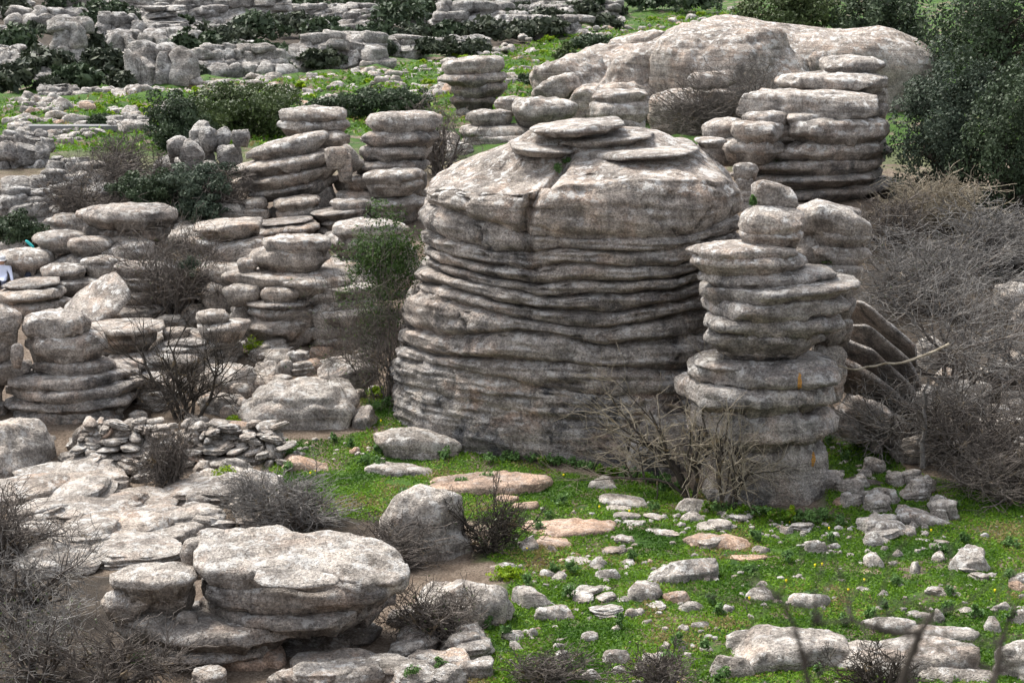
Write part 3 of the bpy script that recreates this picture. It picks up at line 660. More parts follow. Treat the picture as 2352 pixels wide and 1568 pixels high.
stack('rock_ledges', 'jumbled warm ledges stepping down below the two stacks towards the climbing shrub', 'rock', M_warm, 805, [
    (604, 760, 535, 587, dict(mat=M_slab, D=.9)), (580, 760, 575, 628, dict()), (543, 594, 590, 625, dict(top=1, Y=-.4)), (756, 938, 499, 550, dict(top=1, mat=M_slab, Y=1)), (770, 940, 540, 590, dict(Y=1, mat=M_main)),
    (444, 612, 494, 540, dict(top=1, Y=3, D=1.1, roll=3)), (494, 612, 528, 595, dict(top=1, Y=2.4, roll=14, D=1)), (470, 640, 560, 640, dict(Y=2.5)), (504, 815, 608, 664, dict(top=1, D=.7)), (514, 604, 658, 698, dict(Y=-1.0)), (598, 692, 664, 702, dict(Y=-1.2)), (610, 812, 644, 676, dict(Y=-.6)),
    (700, 820, 668, 712, dict(Y=-.8)), (440, 700, 590, 655, dict(top=1, Y=1.6, D=.9)), (700, 960, 600, 670, dict(top=1, Y=1.0, D=.8)), (460, 600, 640, 720, dict(Y=.8, top=1)), (528, 598, 694, 795, dict(Y=-.6, n=3, ev=.6)), (582, 722, 694, 806, dict(Y=-1, n=3, ev=.55)), (690, 850, 696, 815, dict(Y=-.8, n=3, ev=.55)), (560, 870, 720, 830, dict(Y=1, drop=0)), (820, 960, 560, 720, dict(Y=1.6, drop=0, mat=M_main))], Yc=57.5)
stack('stacked_rock', 'low wide pile of pale slabs at the left edge below the seated people', 'rock', M_slab, 715, [
    (178, 361, 467, 503, dict(Y=1.5, pl=.4, roll=3, pr=.2)), (180, 416, 482, 528, dict(Y=1.6, mat=M_main, pl=.3)), (190, 400, 520, 570, dict(Y=1.8, mat=M_dark)), (74, 200, 526, 570, dict(top=1, Y=.8, pl=.3)), (146, 262, 540, 577, dict(top=1, Y=.4, pl=.3)),
    (240, 362, 540, 602, dict(top=1, Y=.4, roll=8)), (-14, 130, 566, 623, dict(top=1, Y=.2)), (88, 203, 603, 642, dict(top=1, Y=-.8, pl=.3)), (188, 296, 584, 632, dict(top=1, Y=-.4, pl=.3)),
    (66, 255, 628, 670, dict(Y=-.6, top=1)), (60, 197, 662, 694, dict(Y=-.6)), (-16, 70, 620, 670, dict(mat=M_low)), (-16, 64, 666, 716, dict(mat=M_low, Y=-.2)), (100, 380, 590, 720, dict(mat=M_main, Y=1, drop=0)), (60, 210, 685, 735, dict(mat=M_main, Y=-.3, drop=0))])
V, F = rock_verts(P(218, 698, 56.6), 205 / ppm(700, 56.6), 2.0, .34, 5151, n=3.0, prof=(.2, 0.), roll=33, pitch=30, px=80, vcuts=5, amp=.8)
tag(mk('leaning_slab', V, F, M_slab), 'long pale slab leaning diagonally under the brown thorny shrub', 'rock')
stack('rock_ledges', 'warm bedded ledges behind the dark dead shrub on the left', 'rock', M_warm, 880, [
    (198, 378, 732, 776, dict(D=1)), (210, 366, 768, 805, dict()), (370, 440, 748, 778, dict(top=1, Y=.3)), (240, 412, 798, 875, dict(top=1, Y=-.4, D=1)), (380, 500, 770, 840, dict(Y=.6)), (330, 440, 850, 960, dict(Y=-1.2, cuts=3)), (230, 470, 860, 940, dict(drop=0))])
stack('stacked_rock', 'stepped stack of thick grey layers with a rounded cap near the left edge', 'rock', M_main, 985, [
    (55, 208, 708, 788, dict(mat=M_slab, ev=.6, D=.85)), (58, 248, 772, 840, dict(mat=M_slab)), (75, 259, 834, 876, dict()), (6, 306, 866, 912, dict(roll=2)), (14, 338, 890, 934, dict(roll=3)), (20, 330, 914, 958, dict(roll=3)),
    (238, 322, 818, 888, dict(top=1, Y=.6, roll=-14)), (30, 300, 940, 1010, dict(mat=M_low, drop=0)), (100, 280, 980, 1050, dict(mat=M_dark, Y=-.5, drop=0))])
stack('stacked_rock', 'rounded block pile cut off by the left edge beside the stepped stack', 'rock', M_main, 985, [
    (-70, 54, 706, 782, dict(mat=M_slab, ev=.6)), (-70, 30, 776, 840, dict()), (24, 56, 790, 838, dict(Y=-.6)), (-70, 74, 836, 876, dict(Y=.1)), (-70, 10, 870, 930, dict()), (-70, 16, 920, 1000, dict(mat=M_low, drop=0))], Yc=51.4)
boulder('boulder', 'big smooth pale boulder at the left edge above the dark twigs', 'boulder', M_fore, -70, 118, 945, 1110, k=.55, cuts=2, ev=.55)
slab(empty('boulder', P(760, 1020, 50), 'rounded boulder split by cracks beside the grass, left of the great rock', 'boulder'), M_fore, 588, 822, 865, 975, 51.5, name='upper_half', top=True, D=.85, ev=.6, drop=.3)
_b = [o for o in COL.objects if o.name.startswith('boulder') and o.type == 'EMPTY'][-1]
slab(_b, M_fore, 565, 828, 930, 1026, 51.3, name='lower_half', D=.8, ev=.6, drop=.2)
for args in [
    ('grey boulder right of the split boulder', M_main, 812, 872, 925, 992, .7), ('pale angular boulder behind the split boulder, left', M_fore, 450, 590, 830, 920, .7),
    ('brown boulder between the pale angular boulder and the gravel', M_warm, 575, 645, 820, 905, .7), ('flat pale rock above the pale angular boulder', M_warm, 470, 562, 796, 836, .5),
    ('low rocks left of the split boulder', M_warm, 505, 590, 908, 962, .6), ('grey block under the climbing shrub', M_main, 735, 858, 798, 897, .7),
    ('orange brown boulder next to the grey block', M_pink, 665, 740, 820, 864, .6), ('small orange boulder behind the other orange one', M_pink, 704, 765, 793, 820, .6),
    ('narrow stone propped upright on the gravel', M_warm, 636, 678, 823, 864, .8)]:
    boulder('boulder', args[0], 'boulder', args[1], *args[2:6], k=args[6])
stack('flat_boulder', 'pale flat topped boulder on the grass at the foot of the great rock', 'boulder', M_fore, 1078, [
    (852, 1058, 968, 1058, dict(D=.85, roll=-5, pl=.3, cuts=2)), (890, 1064, 1036, 1082, dict(mat=M_main, drop=0))], Yc=49)

# ------------------------------------------------------------------ foreground stack
fg = stack('stacked_rock', 'large pale slab stack in the foreground with a broad sloping top', 'rock', M_fore, 1545, [
    (452, 938, 1158, 1398, dict(k=.36, pitch=12, roll=-5, n=2.5, lens=.15, ev=.40, amp=.8, vcuts=3)),
    (418, 490, 1226, 1312, dict(top=1, Y=.5)), (250, 460, 1284, 1368, dict(top=1, Y=-.6, roll=2)),
    (452, 934, 1352, 1432, dict(roll=1, mat=M_main, D=.72, prof=(.1, 0.))), (306, 460, 1360, 1414, dict(mat=M_warm, Y=-.3)), (238, 346, 1364, 1432, dict(Y=-.7, mat=M_warm)),
    (452, 908, 1414, 1468, dict(mat=M_main, D=.74, roll=1, prof=(.1, 0.))), (402, 460, 1410, 1455, dict(Y=-.9, mat=M_warm)), (260, 405, 1418, 1476, dict(Y=-.6, roll=3, mat=M_fore)),
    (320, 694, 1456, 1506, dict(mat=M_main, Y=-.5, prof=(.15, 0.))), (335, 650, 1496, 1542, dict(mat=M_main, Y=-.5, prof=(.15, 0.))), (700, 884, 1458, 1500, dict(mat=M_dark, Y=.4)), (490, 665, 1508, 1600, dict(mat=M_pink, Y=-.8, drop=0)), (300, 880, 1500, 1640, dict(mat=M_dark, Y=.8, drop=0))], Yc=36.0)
slab(fg, M_fore, 571, 775, 1300, 1358, 34.5, name='plate', top=True, k=.3, pitch=11, roll=-5, drop=0, amp=.5)
slab(fg, M_fore, 720, 930, 1290, 1352, 35.4, name='plate', top=True, k=.4, pitch=8, roll=-4, drop=0, amp=.6)
boulder('boulder', 'large brown flat rock at the bottom edge under the foreground slab stack', 'boulder', M_warm, 655, 930, 1462, 1600, k=.45, roll=5)
boulder('boulder', 'reddish slab leaning at the bottom edge left of the brown flat rock', 'boulder', M_pink, 520, 690, 1520, 1620, k=.5, roll=12)
boulder('boulder', 'rough rock at the bottom with weeds in its cracks', 'boulder', M_warm, 930, 1085, 1478, 1550, k=.5, roll=-6)
boulder('boulder', 'lumpy rock beside the grass at the bottom edge', 'boulder', M_stone, 1055, 1140, 1495, 1560, k=.6)
boulder('boulder', 'pale flat rock cut by the bottom edge', 'boulder', M_fore, 860, 1015, 1530, 1610, k=.4)
boulder('boulder', 'long rounded boulder right of the foreground slab stack behind the dry bush', 'boulder', M_fore, 950, 1168, 1290, 1448, k=.62, roll=-6, cuts=3)
boulder('boulder', 'mossy stone wedged behind the foreground slab stack', 'boulder', M_dark, 890, 985, 1388, 1446, k=.5)
boulder('boulder', 'tall pointed pale boulder between the two grey shrubs in the centre foreground', 'boulder', M_fore, 878, 1100, 1088, 1295, k=.78, roll=-10, cuts=3, pl=.2)
# ------------------------------------------------------------------ flat ledges at left foreground
LEDGE = [('uppermost flat ledge under the rubble wall', 150, 303, 1076, 1133), ('flat ledge with a stepped edge at far left', 42, 182, 1123, 1212), ('wide flat ledge with a dark broken front edge', 80, 248, 1178, 1243),
         ('long low ledge in front of the others', 145, 327, 1222, 1287), ('flat slab with a bright plant on its edge', 246, 412, 1144, 1228), ('flat ledge nearest the foreground slab stack', 316, 464, 1175, 1256),
         ('brown ledge behind the foreground slab stack', 262, 366, 1250, 1304), ('ledge half hidden by dark twigs', 40, 150, 1224, 1270), ('thin flat stone in front of the bright plant', 234, 296, 1152, 1176)]
for l, a, b, c, d in LEDGE:
    slab(empty('rock_ledge', P((a + b) / 2, d, Yg(d)), l, 'rock'), M_warm if 'brown' in l else M_fore, a, b, c, d + 6, Yg(d) + .5 * (b - a) / ppm(d, Yg(d)) * .8, name='slab', k=.34, drop=.3, cuts=2, ev=.4, n=3.0, lobes=1.5, roll=3)
for l, a, b, c, d, r in [('pale block lying left of the grey shrub', 420, 498, 1112, 1174, -8), ('narrow tilted block above the pale block', 440, 498, 1062, 1116, -38), ('sloping slab behind the bright green spurge', 494, 648, 1058, 1138, -8),
                         ('flat brown stone in the grass near the rubble wall', 636, 765, 1028, 1086, -14), ('long pale stone below the split boulder', 600, 716, 1000, 1030, -6)]:
    boulder('boulder', l, 'boulder', M_pink if 'brown' in l else M_fore, a, b, c, d, k=.45, roll=r)

# ------------------------------------------------------------------ stones of the grass clearing (survey list)
T = [  # label, material, u0,u1,v0,v1, k, roll
 ('flat pink bedrock slab in front of the tall pointed boulder', 'p', 968, 1270, 1076, 1146, .22, 2), ('narrow pale slab under the flat topped boulder', 'f', 838, 1005, 1053, 1097, .35, -5),
 ('small ledge at the end of the pink bedrock slab', 'p', 1136, 1197, 1134, 1160, .5, 0), ('brown ledge stone nearest the dark leafless bush', 'p', 1176, 1241, 1147, 1178, .5, 3),
 ('broad flat orange slab lying in the grass', 'p', 1193, 1431, 1188, 1243, .25, 1), ('flat orange stone joined to the broad orange slab', 'p', 1224, 1316, 1226, 1270, .35, -3), ('upright grey stone left of the orange slabs', 's', 1186, 1238, 1221, 1277, .75, 0),
 ('flat pale stone between two dark weeds', 's', 1293, 1363, 1272, 1304, .4, -6), ('knobbly stone right of the dark weeds', 's', 1366, 1426, 1296, 1335, .6, 0), ('triangular grey slab near the foot of the great rock', 'f', 1378, 1502, 1123, 1167, .35, -8),
 ('thin slab lying against the triangular slab', 'f', 1388, 1453, 1157, 1178, .4, -3), ('grey flat stone below the thin slab', 'f', 1405, 1474, 1174, 1195, .4, 0), ('pale stone next to the orange slab end', 'f', 1426, 1491, 1192, 1215, .4, 0),
 ('flat pinkish stone alone in the grass, centre right', 'p', 1471, 1550, 1217, 1239, .35, 0), ('large pitted pinkish boulder in the grass', 's', 1490, 1676, 1264, 1348, .55, -4), ('small wedge stone on top of the pitted boulder', 's', 1582, 1612, 1258, 1284, .7, -30),
 ('rounded pale boulder left of the wedge stones', 's', 1432, 1518, 1328, 1387, .5, 0), ('orange wedge stone right of the rounded pale boulder', 'p', 1520, 1582, 1338, 1392, .6, 20), ('pink boulder with two lumps near the yellow spurge', 's', 1168, 1279, 1338, 1400, .6, -5),
 ('long grey stone in front of the pink lumped boulder', 's', 1212, 1330, 1373, 1424, .6, 3), ('grey stone above the yellow spurge', 's', 1122, 1193, 1287, 1322, .6, 0), ('flat pale stone at the bottom of the lawn', 'f', 1149, 1203, 1439, 1473, .5, -5),
 ('dark pitted stone beside the flat pale stone', 's', 1209, 1237, 1438, 1462, .7, 0), ('egg shaped stone in the lower lawn', 's', 1267, 1295, 1469, 1487, .6, 15), ('mottled stone in the middle of the lower lawn', 's', 1334, 1374, 1446, 1470, .6, 0),
 ('dark pitted stone right of the centre of the lawn', 's', 1431, 1471, 1395, 1417, .6, 0), ('low stone left of the rounded pale boulder', 's', 1320, 1366, 1342, 1364, .5, 0), ('pyramid stone at the bottom of the lawn', 's', 1378, 1445, 1486, 1527, .65, 0),
 ('white boulder behind the twigs at the bottom', 'f', 1477, 1549, 1493, 1530, .55, 0), ('small stone in front of the white boulder', 's', 1457, 1491, 1523, 1542, .6, 0), ('stone behind bare twigs at the bottom edge', 's', 1230, 1285, 1520, 1555, .6, 0),
 ('pale rock among twigs near the bottom edge', 's', 1334, 1381, 1533, 1562, .6, 0), ('knobbly stone above the pale rock among twigs', 's', 1272, 1309, 1489, 1516, .6, 0),
 ('long pale stone at the foot of the pillar, left', 'f', 1557, 1625, 1173, 1200, .6, 0), ('flat pinkish slab right of the lone pinkish stone', 'p', 1561, 1722, 1215, 1268, .4, -3), ('flat orange stone behind weeds on the right lawn', 'p', 1667, 1769, 1269, 1290, .4, 2),
 ('humped grey boulder on the right lawn', 's', 1697, 1786, 1332, 1386, .6, 12), ('crumbling grey stone with an orange spot', 's', 1808, 1909, 1358, 1407, .5, 0), ('tall grey stone with lichen near the pillar', 's', 1848, 1901, 1221, 1273, .75, 0), ('dark stone beside the tall lichen stone', 's', 1898, 1936, 1231, 1266, .7, -20),
 ('long slab propped on small stones at right', 's', 1975, 2123, 1150, 1240, .5, -24), ('second slab propped behind the first at right', 's', 2056, 2207, 1143, 1215, .5, -18), ('block under the propped slab', 's', 1985, 2035, 1205, 1262, .8, 0), ('short slab lying under the propped slab', 's', 2018, 2080, 1222, 1260, .5, -28),
 ('stone at the low end of the propped slab', 's', 2100, 2143, 1226, 1254, .6, 10), ('block with an orange spot above the propped slab', 's', 1960, 2032, 1115, 1165, .75, 0), ('dark block right of the orange spotted block', 's', 2026, 2073, 1120, 1162, .75, 0), ('rounded boulder beside the bare thicket', 's', 2080, 2155, 1086, 1140, .75, 0),
 ('flat stone layer behind the propped slab', 'd', 1922, 2029, 1093, 1119, .6, -2), ('small upright stone right of the pillar foot', 's', 1925, 1962, 1120, 1170, .8, 0), ('big peaked grey boulder on the right lawn', 's', 2176, 2272, 1246, 1325, .65, 0), ('lumpy stone left of the peaked boulder', 's', 2130, 2172, 1241, 1277, .65, 0),
 ('grey wedge stone in the cluster on the right lawn', 's', 1986, 2031, 1264, 1314, .6, 0), ('round small stone touching the grey wedge', 's', 1962, 1988, 1286, 1306, .7, 0), ('flat brown stone below the grey wedge', 'p', 1961, 2029, 1303, 1328, .4, -3), ('stone pair right of the grey wedge', 's', 2033, 2068, 1282, 1306, .6, 0),
 ('pointed dark stone on the right lawn', 's', 2084, 2114, 1281, 1325, .75, 0), ('small pointed stone above the stone pair', 's', 2048, 2073, 1257, 1285, .75, 0), ('flat topped pale block on the far right lawn', 'f', 2145, 2210, 1351, 1379, .5, -5), ('pitted stone behind the pale block', 's', 2204, 2248, 1335, 1359, .6, 5),
 ('grey boulder at the left of the lower right lawn', 's', 1553, 1615, 1373, 1407, .6, -5), ('rotted stone next to the upright stick', 's', 1651, 1690, 1383, 1414, .65, 0), ('blocky stone with dark spots in the lower lawn', 's', 1580, 1636, 1421, 1450, .65, 0), ('small grey stone above the big bottom right slab', 's', 1711, 1738, 1406, 1431, .65, 0),
 ('white flat stone near the blurred twigs', 'f', 2094, 2140, 1404, 1422, .5, 0), ('egg shaped upright grey stone near the blurred twigs', 's', 2140, 2169, 1393, 1432, .8, 0), ('rock cut by the right edge, upper', 's', 2316, 2400, 1298, 1349, .7, 15), ('pale stone leaning left of the right edge', 's', 2279, 2323, 1369, 1407, .6, 20),
 ('big pale rock cut by the right edge', 's', 2312, 2400, 1390, 1446, .7, 0), ('dark stone left of the big pale rock at right', 's', 2264, 2302, 1411, 1462, .75, 0), ('large rounded grey boulder in the bottom right corner', 's', 2280, 2430, 1448, 1580, .6, 8),
 ('wide pale slab at the bottom right', 'f', 1664, 1956, 1430, 1540, .35, 0), ('rounded plate lying on the wide pale slab', 'f', 1660, 1803, 1432, 1505, .5, 3), ('largest pale slab at the bottom right with a dark crack below', 'f', 1884, 2250, 1445, 1552, .4, 3), ('grey slab behind the largest bottom right slab, left', 's', 1970, 2104, 1410, 1455, .5, 2),
 ('grey slab behind the largest bottom right slab, right', 's', 2076, 2254, 1428, 1480, .5, -3), ('speckled slab under the largest slab at the bottom edge', 'f', 2080, 2318, 1486, 1610, .45, -8), ('brown layer at the bottom edge under the largest slab', 'w', 1960, 2180, 1535, 1600, .7, 0), ('rounded rock with dry grass at the bottom, left of the wide slab', 'w', 1630, 1746, 1492, 1555, .6, -8),
 ('flat grey rock lying at the foot of the pillar under the shrub', 'f', 1540, 1640, 1142, 1178, .6, -2), ('crumbly pale rock at the foot of the great rock', 's', 1350, 1432, 1092, 1128, .6, 0)]
MM = {'p': M_pink, 'f': M_fore, 's': M_stone, 'd': M_dark, 'w': M_warm}
for l, m, a, b, c, d, k, r in T:
    boulder('stone' if (b - a) < 70 else 'boulder', l, 'stone' if (b - a) < 70 else 'boulder', MM[m], a, b, c, d, k=k, roll=r, cuts=9 if k > .45 else 5, ev=.5 if k > .45 else .35, sink=.7)
# slabs leaning behind the pillar on the right
for l, pts in [('long dark slab leaning down to the right behind the pillar', (1895, 2105, 820, 985, M_dark, 0, .20, -34)), ('thinner slab leaning behind the long dark slab', (1900, 2110, 775, 940, M_main, .35, .15, -34)),
               ('third leaning slab with a pale upper edge', (1915, 2120, 735, 895, M_main, .7, .14, -32)), ('broad grey slab at the back of the leaning slabs', (1935, 2120, 690, 840, M_main, 1.2, .2, -24))]:
    a, b, c, d, m, dy, tk, pit = pts
    Yc = 49.6 + dy; pm = ppm(800, Yc); c0 = P((a + b) / 2, (c + d) / 2, Yc)
    L = math.hypot(b - a, d - c) / pm
    V, F = rock_verts(c0, L, 1.7, tk, nseed(), n=3.4, prof=(.1, 0.), roll=-39, pitch=pit, px=pm, vcuts=3, amp=.7)
    tag(mk('leaning_slab', V, F, m), l, 'rock')
for l, a, b, c, d, r in [('rounded dark stone under the leaning slabs', 1908, 1992, 915, 985, -14), ('narrow block wedged under the leaning slabs', 1925, 2075, 855, 965, -30), ('upright grey stone in the hollow under the slabs', 1972, 2012, 950, 1020, 0), ('broken stone in the hollow right of the pillar', 1940, 1974, 965, 1025, 0), ('pale shard in the hollow right of the pillar', 2000, 2025, 975, 1045, 0)]:
    boulder('stone', l, 'stone', M_stone if 'pale' in l else M_main, a, b, c, d, k=.7, roll=r, Y=48.5 if d < 1000 else None)

rp = np.random.RandomState(404)
for l, u, vb, vt, w in [('plate pile between the leaning stack and the thin layered stack', 790, 560, 470, 150), ('plate pile under the leaning stack', 640, 585, 500, 190), ('low plate pile left of the leaning stack foot', 500, 640, 520, 150), ('plate pile beside the thorny shrub, right', 520, 720, 600, 130),
                        ('plate pile behind the climbing shrub', 850, 660, 540, 190), ('tall plate pile in the warm ledges, centre', 690, 700, 590, 210), ('plate pile at the foot of the warm ledges', 640, 810, 690, 190), ('plate pile under the climbing shrub', 790, 810, 680, 170), ('plate pile left of the spurge ball', 500, 850, 730, 130),
                        ('plate pile right of the leaning pale slab', 330, 740, 630, 150), ('plate pile above the dead dark shrub', 420, 880, 790, 150), ('plate pile below the long warm ledge', 300, 930, 850, 140), ('plate pile under the edge slabs', 60, 735, 640, 170), ('plate pile right of the edge slabs', 300, 660, 560, 170)]:
    v = vb; sl = []
    while v > vt:
        th = rp.uniform(20, 42); f = (vb - v) / (vb - vt); ww = w * (1.1 - .3 * f) * rp.uniform(.75, 1.1); uc = u + rp.uniform(-.12, .12) * w
        sl.append((uc - ww / 2, uc + ww / 2, v - th, v, dict(roll=rp.uniform(-3, 5), top=1 if v - th <= vt else 0, mat=[M_warm, M_slab, M_main][rp.randint(3)], Y=rp.uniform(-.25, .35), D=rp.uniform(.8, 1.1), pl=rp.uniform(0, .4))))
        v -= th * rp.uniform(.8, .95)
    stack('plate_pile', l, 'rock', M_warm, vb, sl[::-1])
# ------------------------------------------------------------------ dry rubble wall
rs = np.random.RandomState(42)
def proto_stone(name, seed, mat, **kw):
    V, F = rock_verts((0, 0, 0), 1, 1, 1, seed, px=38, n=2.6, ev=.55, cuts=6, lam=.3, **kw)
    o = mk(name, V, F, mat); me = o.data; bpy.data.objects.remove(o); return me
STN = [proto_stone('stone', 900 + i, [M_stone, M_fore, M_pink][(i * 7 % 10 > 6) + (i % 5 == 4)], amp=1.1) for i in range(14)]
def put_stone(me, loc, sx, sy, sz, rot, name='stone', parent=None):
    o = bpy.data.objects.new(name, me); COL.objects.link(o)
    if parent: o.parent = parent; o.location = Vector(loc) - parent.location
    else: o.location = [float(q) for q in loc]
    o.scale = (sx, sy, sz); o.rotation_euler = rot; return o
BIG = []
for i in range(14):
    V, F = rock_verts((0, 0, 0), 1, 1, 1, 640 + i, px=110, n=2.8, prof=(.04 * (i % 3), .1), cuts=2, vcuts=7, amp=.9, lam=1.5, lobes=1.8); o = mk('boulder', V, F, [M_warm, M_fore, M_stone, M_fore][i % 4]); BIG.append(o.data); bpy.data.objects.remove(o)
for lab, U0, U1, V0, V1, rows, Y0 in [('tumbled dry stone wall of flat stones below the stepped stack', 165, 372, 962, 1085, 10, 47.4), ('second heap of flat rubble stones right of the dark shrub', 405, 640, 968, 1066, 8, 48.1)]:
    e = empty('rubble_wall', P((U0 + U1) / 2, V1, Y0), lab, 'stone wall')
    for r in range(rows):
        v = V1 - (r + .5) * (V1 - V0) / rows; u = U0 + rs.uniform(-12, 8) + (r * 3 if rows > 7 else r * 8)
        uend = U1 - (r * 6 if rows < 7 else r * 2)
        while u < uend:
            w = rs.uniform(16, 58); pm = ppm(v, Y0); hh = (V1 - V0) / rows * rs.uniform(.95, 1.6) / pm
            put_stone(STN[rs.randint(14)] if rs.rand() < .4 else BIG[rs.randint(14)], P(u + w / 2, v + rs.uniform(-4, 4), Y0 + r * .10 + rs.uniform(-.1, .2)), w / pm * 1.08, rs.uniform(.5, .9), hh, (rs.randn() * .1, rs.randn() * .16, rs.uniform(-.4, .4)), 'wall_stone', e)
            u += w * rs.uniform(.8, 1.05)
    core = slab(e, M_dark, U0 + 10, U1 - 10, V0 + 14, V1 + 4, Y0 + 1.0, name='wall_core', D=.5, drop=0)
# loose stones of the lawn
GST = [(1180, 1190), (1330, 1120), (1560, 1150), (1900, 1210), (2352, 1240), (2352, 1430), (2250, 1420), (2000, 1400), (1680, 1420), (1640, 1568), (1120, 1568), (1190, 1440)]
def scatter_uv(n, poly, rs):
    us = [p[0] for p in poly]; vs = [p[1] for p in poly]; out = []
    while len(out) < n:
        u = rs.uniform(min(us), max(us), 4000); v = rs.uniform(min(vs), max(vs), 4000); k = inpoly(u, v, poly)
        out += list(zip(u[k], v[k]))
    return out[:n]
rs = np.random.RandomState(5)
pts = scatter_uv(190, GST, rs) + scatter_uv(30, [(1900, 1000), (2040, 960), (2080, 1080), (2000, 1110), (1930, 1100)], rs) + scatter_uv(40, [(1700, 1190), (1960, 1200), (2010, 1290), (1850, 1260), (1720, 1240)], rs) + scatter_uv(30, [(640, 1010), (860, 1010), (900, 1060), (650, 1090)], rs)
rs.shuffle(pts)
VV, FF, of = [], [], 0
for k_, (u, v) in enumerate(pts):
    Y = Yg(v); X = float(xat(u, v, Y)); z = float(zground(X, Y)); s = float(np.clip(rs.lognormal(-2.0, .5), .06, .34))
    if k_ < 140:
        s = max(s, .11)
        tag(put_stone(STN[rs.randint(14)], (X, Y, z - s * .02), s * rs.uniform(.9, 1.5), s, s * rs.uniform(.6, .95), (rs.randn() * .25, rs.randn() * .25, rs.uniform(0, 6))),
            'small loose pale stone lying in the short grass', 'stone', 'small loose stones in the grass')
    else:
        s = min(s, .13)
        V, F = rock_verts((X, Y, z + .1 * s), s * 1.3, s, s * .7, nseed(), px=20, cuts=6); VV.append(V); FF.append(np.where(F >= 0, F + of, -1)); of += len(V)
for u, v in scatter_uv(320, GRASS, rs):
    Y = Yg(v); X = float(xat(u, v, Y)); z = float(zground(X, Y)); s = rs.uniform(.02, .06)
    V, F = rock_verts((X, Y, z + .2 * s), s * 1.3, s, s * .8, nseed(), px=1, cuts=3); VV.append(V); FF.append(np.where(F >= 0, F + of, -1)); of += len(V)
o = mk('gravel', np.concatenate(VV), np.concatenate(FF), M_stone); o['kind'] = 'stuff'; tag(o, 'fine gravel and pebbles strewn through the turf', 'gravel')
LM = [(1300, 1215, 'the broad orange slab'), (1640, 1240, 'the flat pinkish slab'), (1585, 1310, 'the pitted boulder'), (1740, 1360, 'the humped boulder'), (1875, 1245, 'the tall lichen stone'), (2225, 1285, 'the peaked boulder'), (2000, 1290, 'the grey wedge stone'), (1860, 1385, 'the crumbling stone'), (1265, 1390, 'the lumped boulder'), (1475, 1360, 'the rounded pale boulder'), (120, 830, 'the stepped stack'), (270, 1020, 'the tumbled stone wall'), (520, 1015, 'the rubble heap'), (700, 940, 'the split boulder'), (430, 900, 'the dead dark shrub'), (220, 690, 'the leaning slab'), (650, 560, 'the warm ledges'), (650, 390, 'the leaning stack'),
      (915, 380, 'the thin layered stack'), (690, 1300, 'the foreground stack'), (60, 1030, 'the smooth edge boulder'), (310, 1160, 'the ledge spurge'), (400, 640, 'the brown thorny shrub'), (890, 640, 'the climbing shrub'), (980, 1090, 'the pointed boulder'), (580, 800, 'the spurge ball'),
      (2000, 830, 'the leaning dark slabs'), (2200, 1140, 'the propped slabs'), (270, 490, 'the pale slab pile'), (470, 340, 'the boulder knot'), (365, 45, 'the banded tower crag'), (160, 100, 'the mushroom crag'), (355, 160, 'the double crag'), (545, 140, 'the tan faced crag'), (780, 120, 'the layered pale crag'), (1085, 40, 'the wide top crag'), (1365, 25, 'the last pale rocks'), (1090, 190, 'the slab column'), (75, 45, 'the top left crag')]
USED = {}
ORD = 'first second third fourth fifth sixth seventh eighth ninth tenth'.split()
def where(u, v, base, size=''):
    d, lu, lv, nm = min((math.hypot(u - a, (v - b) * 1.6), a, b, n) for a, b, n in LM)
    dx, dy = u - lu, (v - lv) * 1.6
    rel = ('right of ' if dx > 0 else 'left of ') if abs(dx) > abs(dy) else ('below ' if dy > 0 else 'above ')
    s = (size + ' ' + base + ' ' + rel + nm).strip()
    USED.setdefault(s, []).append(u); return s
PEND = []
def settle():
    """same description more than once: say which one by its order from the left"""
    by = {}
    for o, s, u in PEND: by.setdefault(s, []).append((u, o))
    for s, l in by.items():
        l.sort(key=lambda q: q[0])
        for i, (u, o) in enumerate(l): o['label'] = s if len(l) == 1 else s + (', %s from left' % ORD[i] if i < 10 else (', %s from right' % ORD[len(l) - 1 - i] if len(l) - i <= 10 else ', near the middle'))
    PEND.clear()

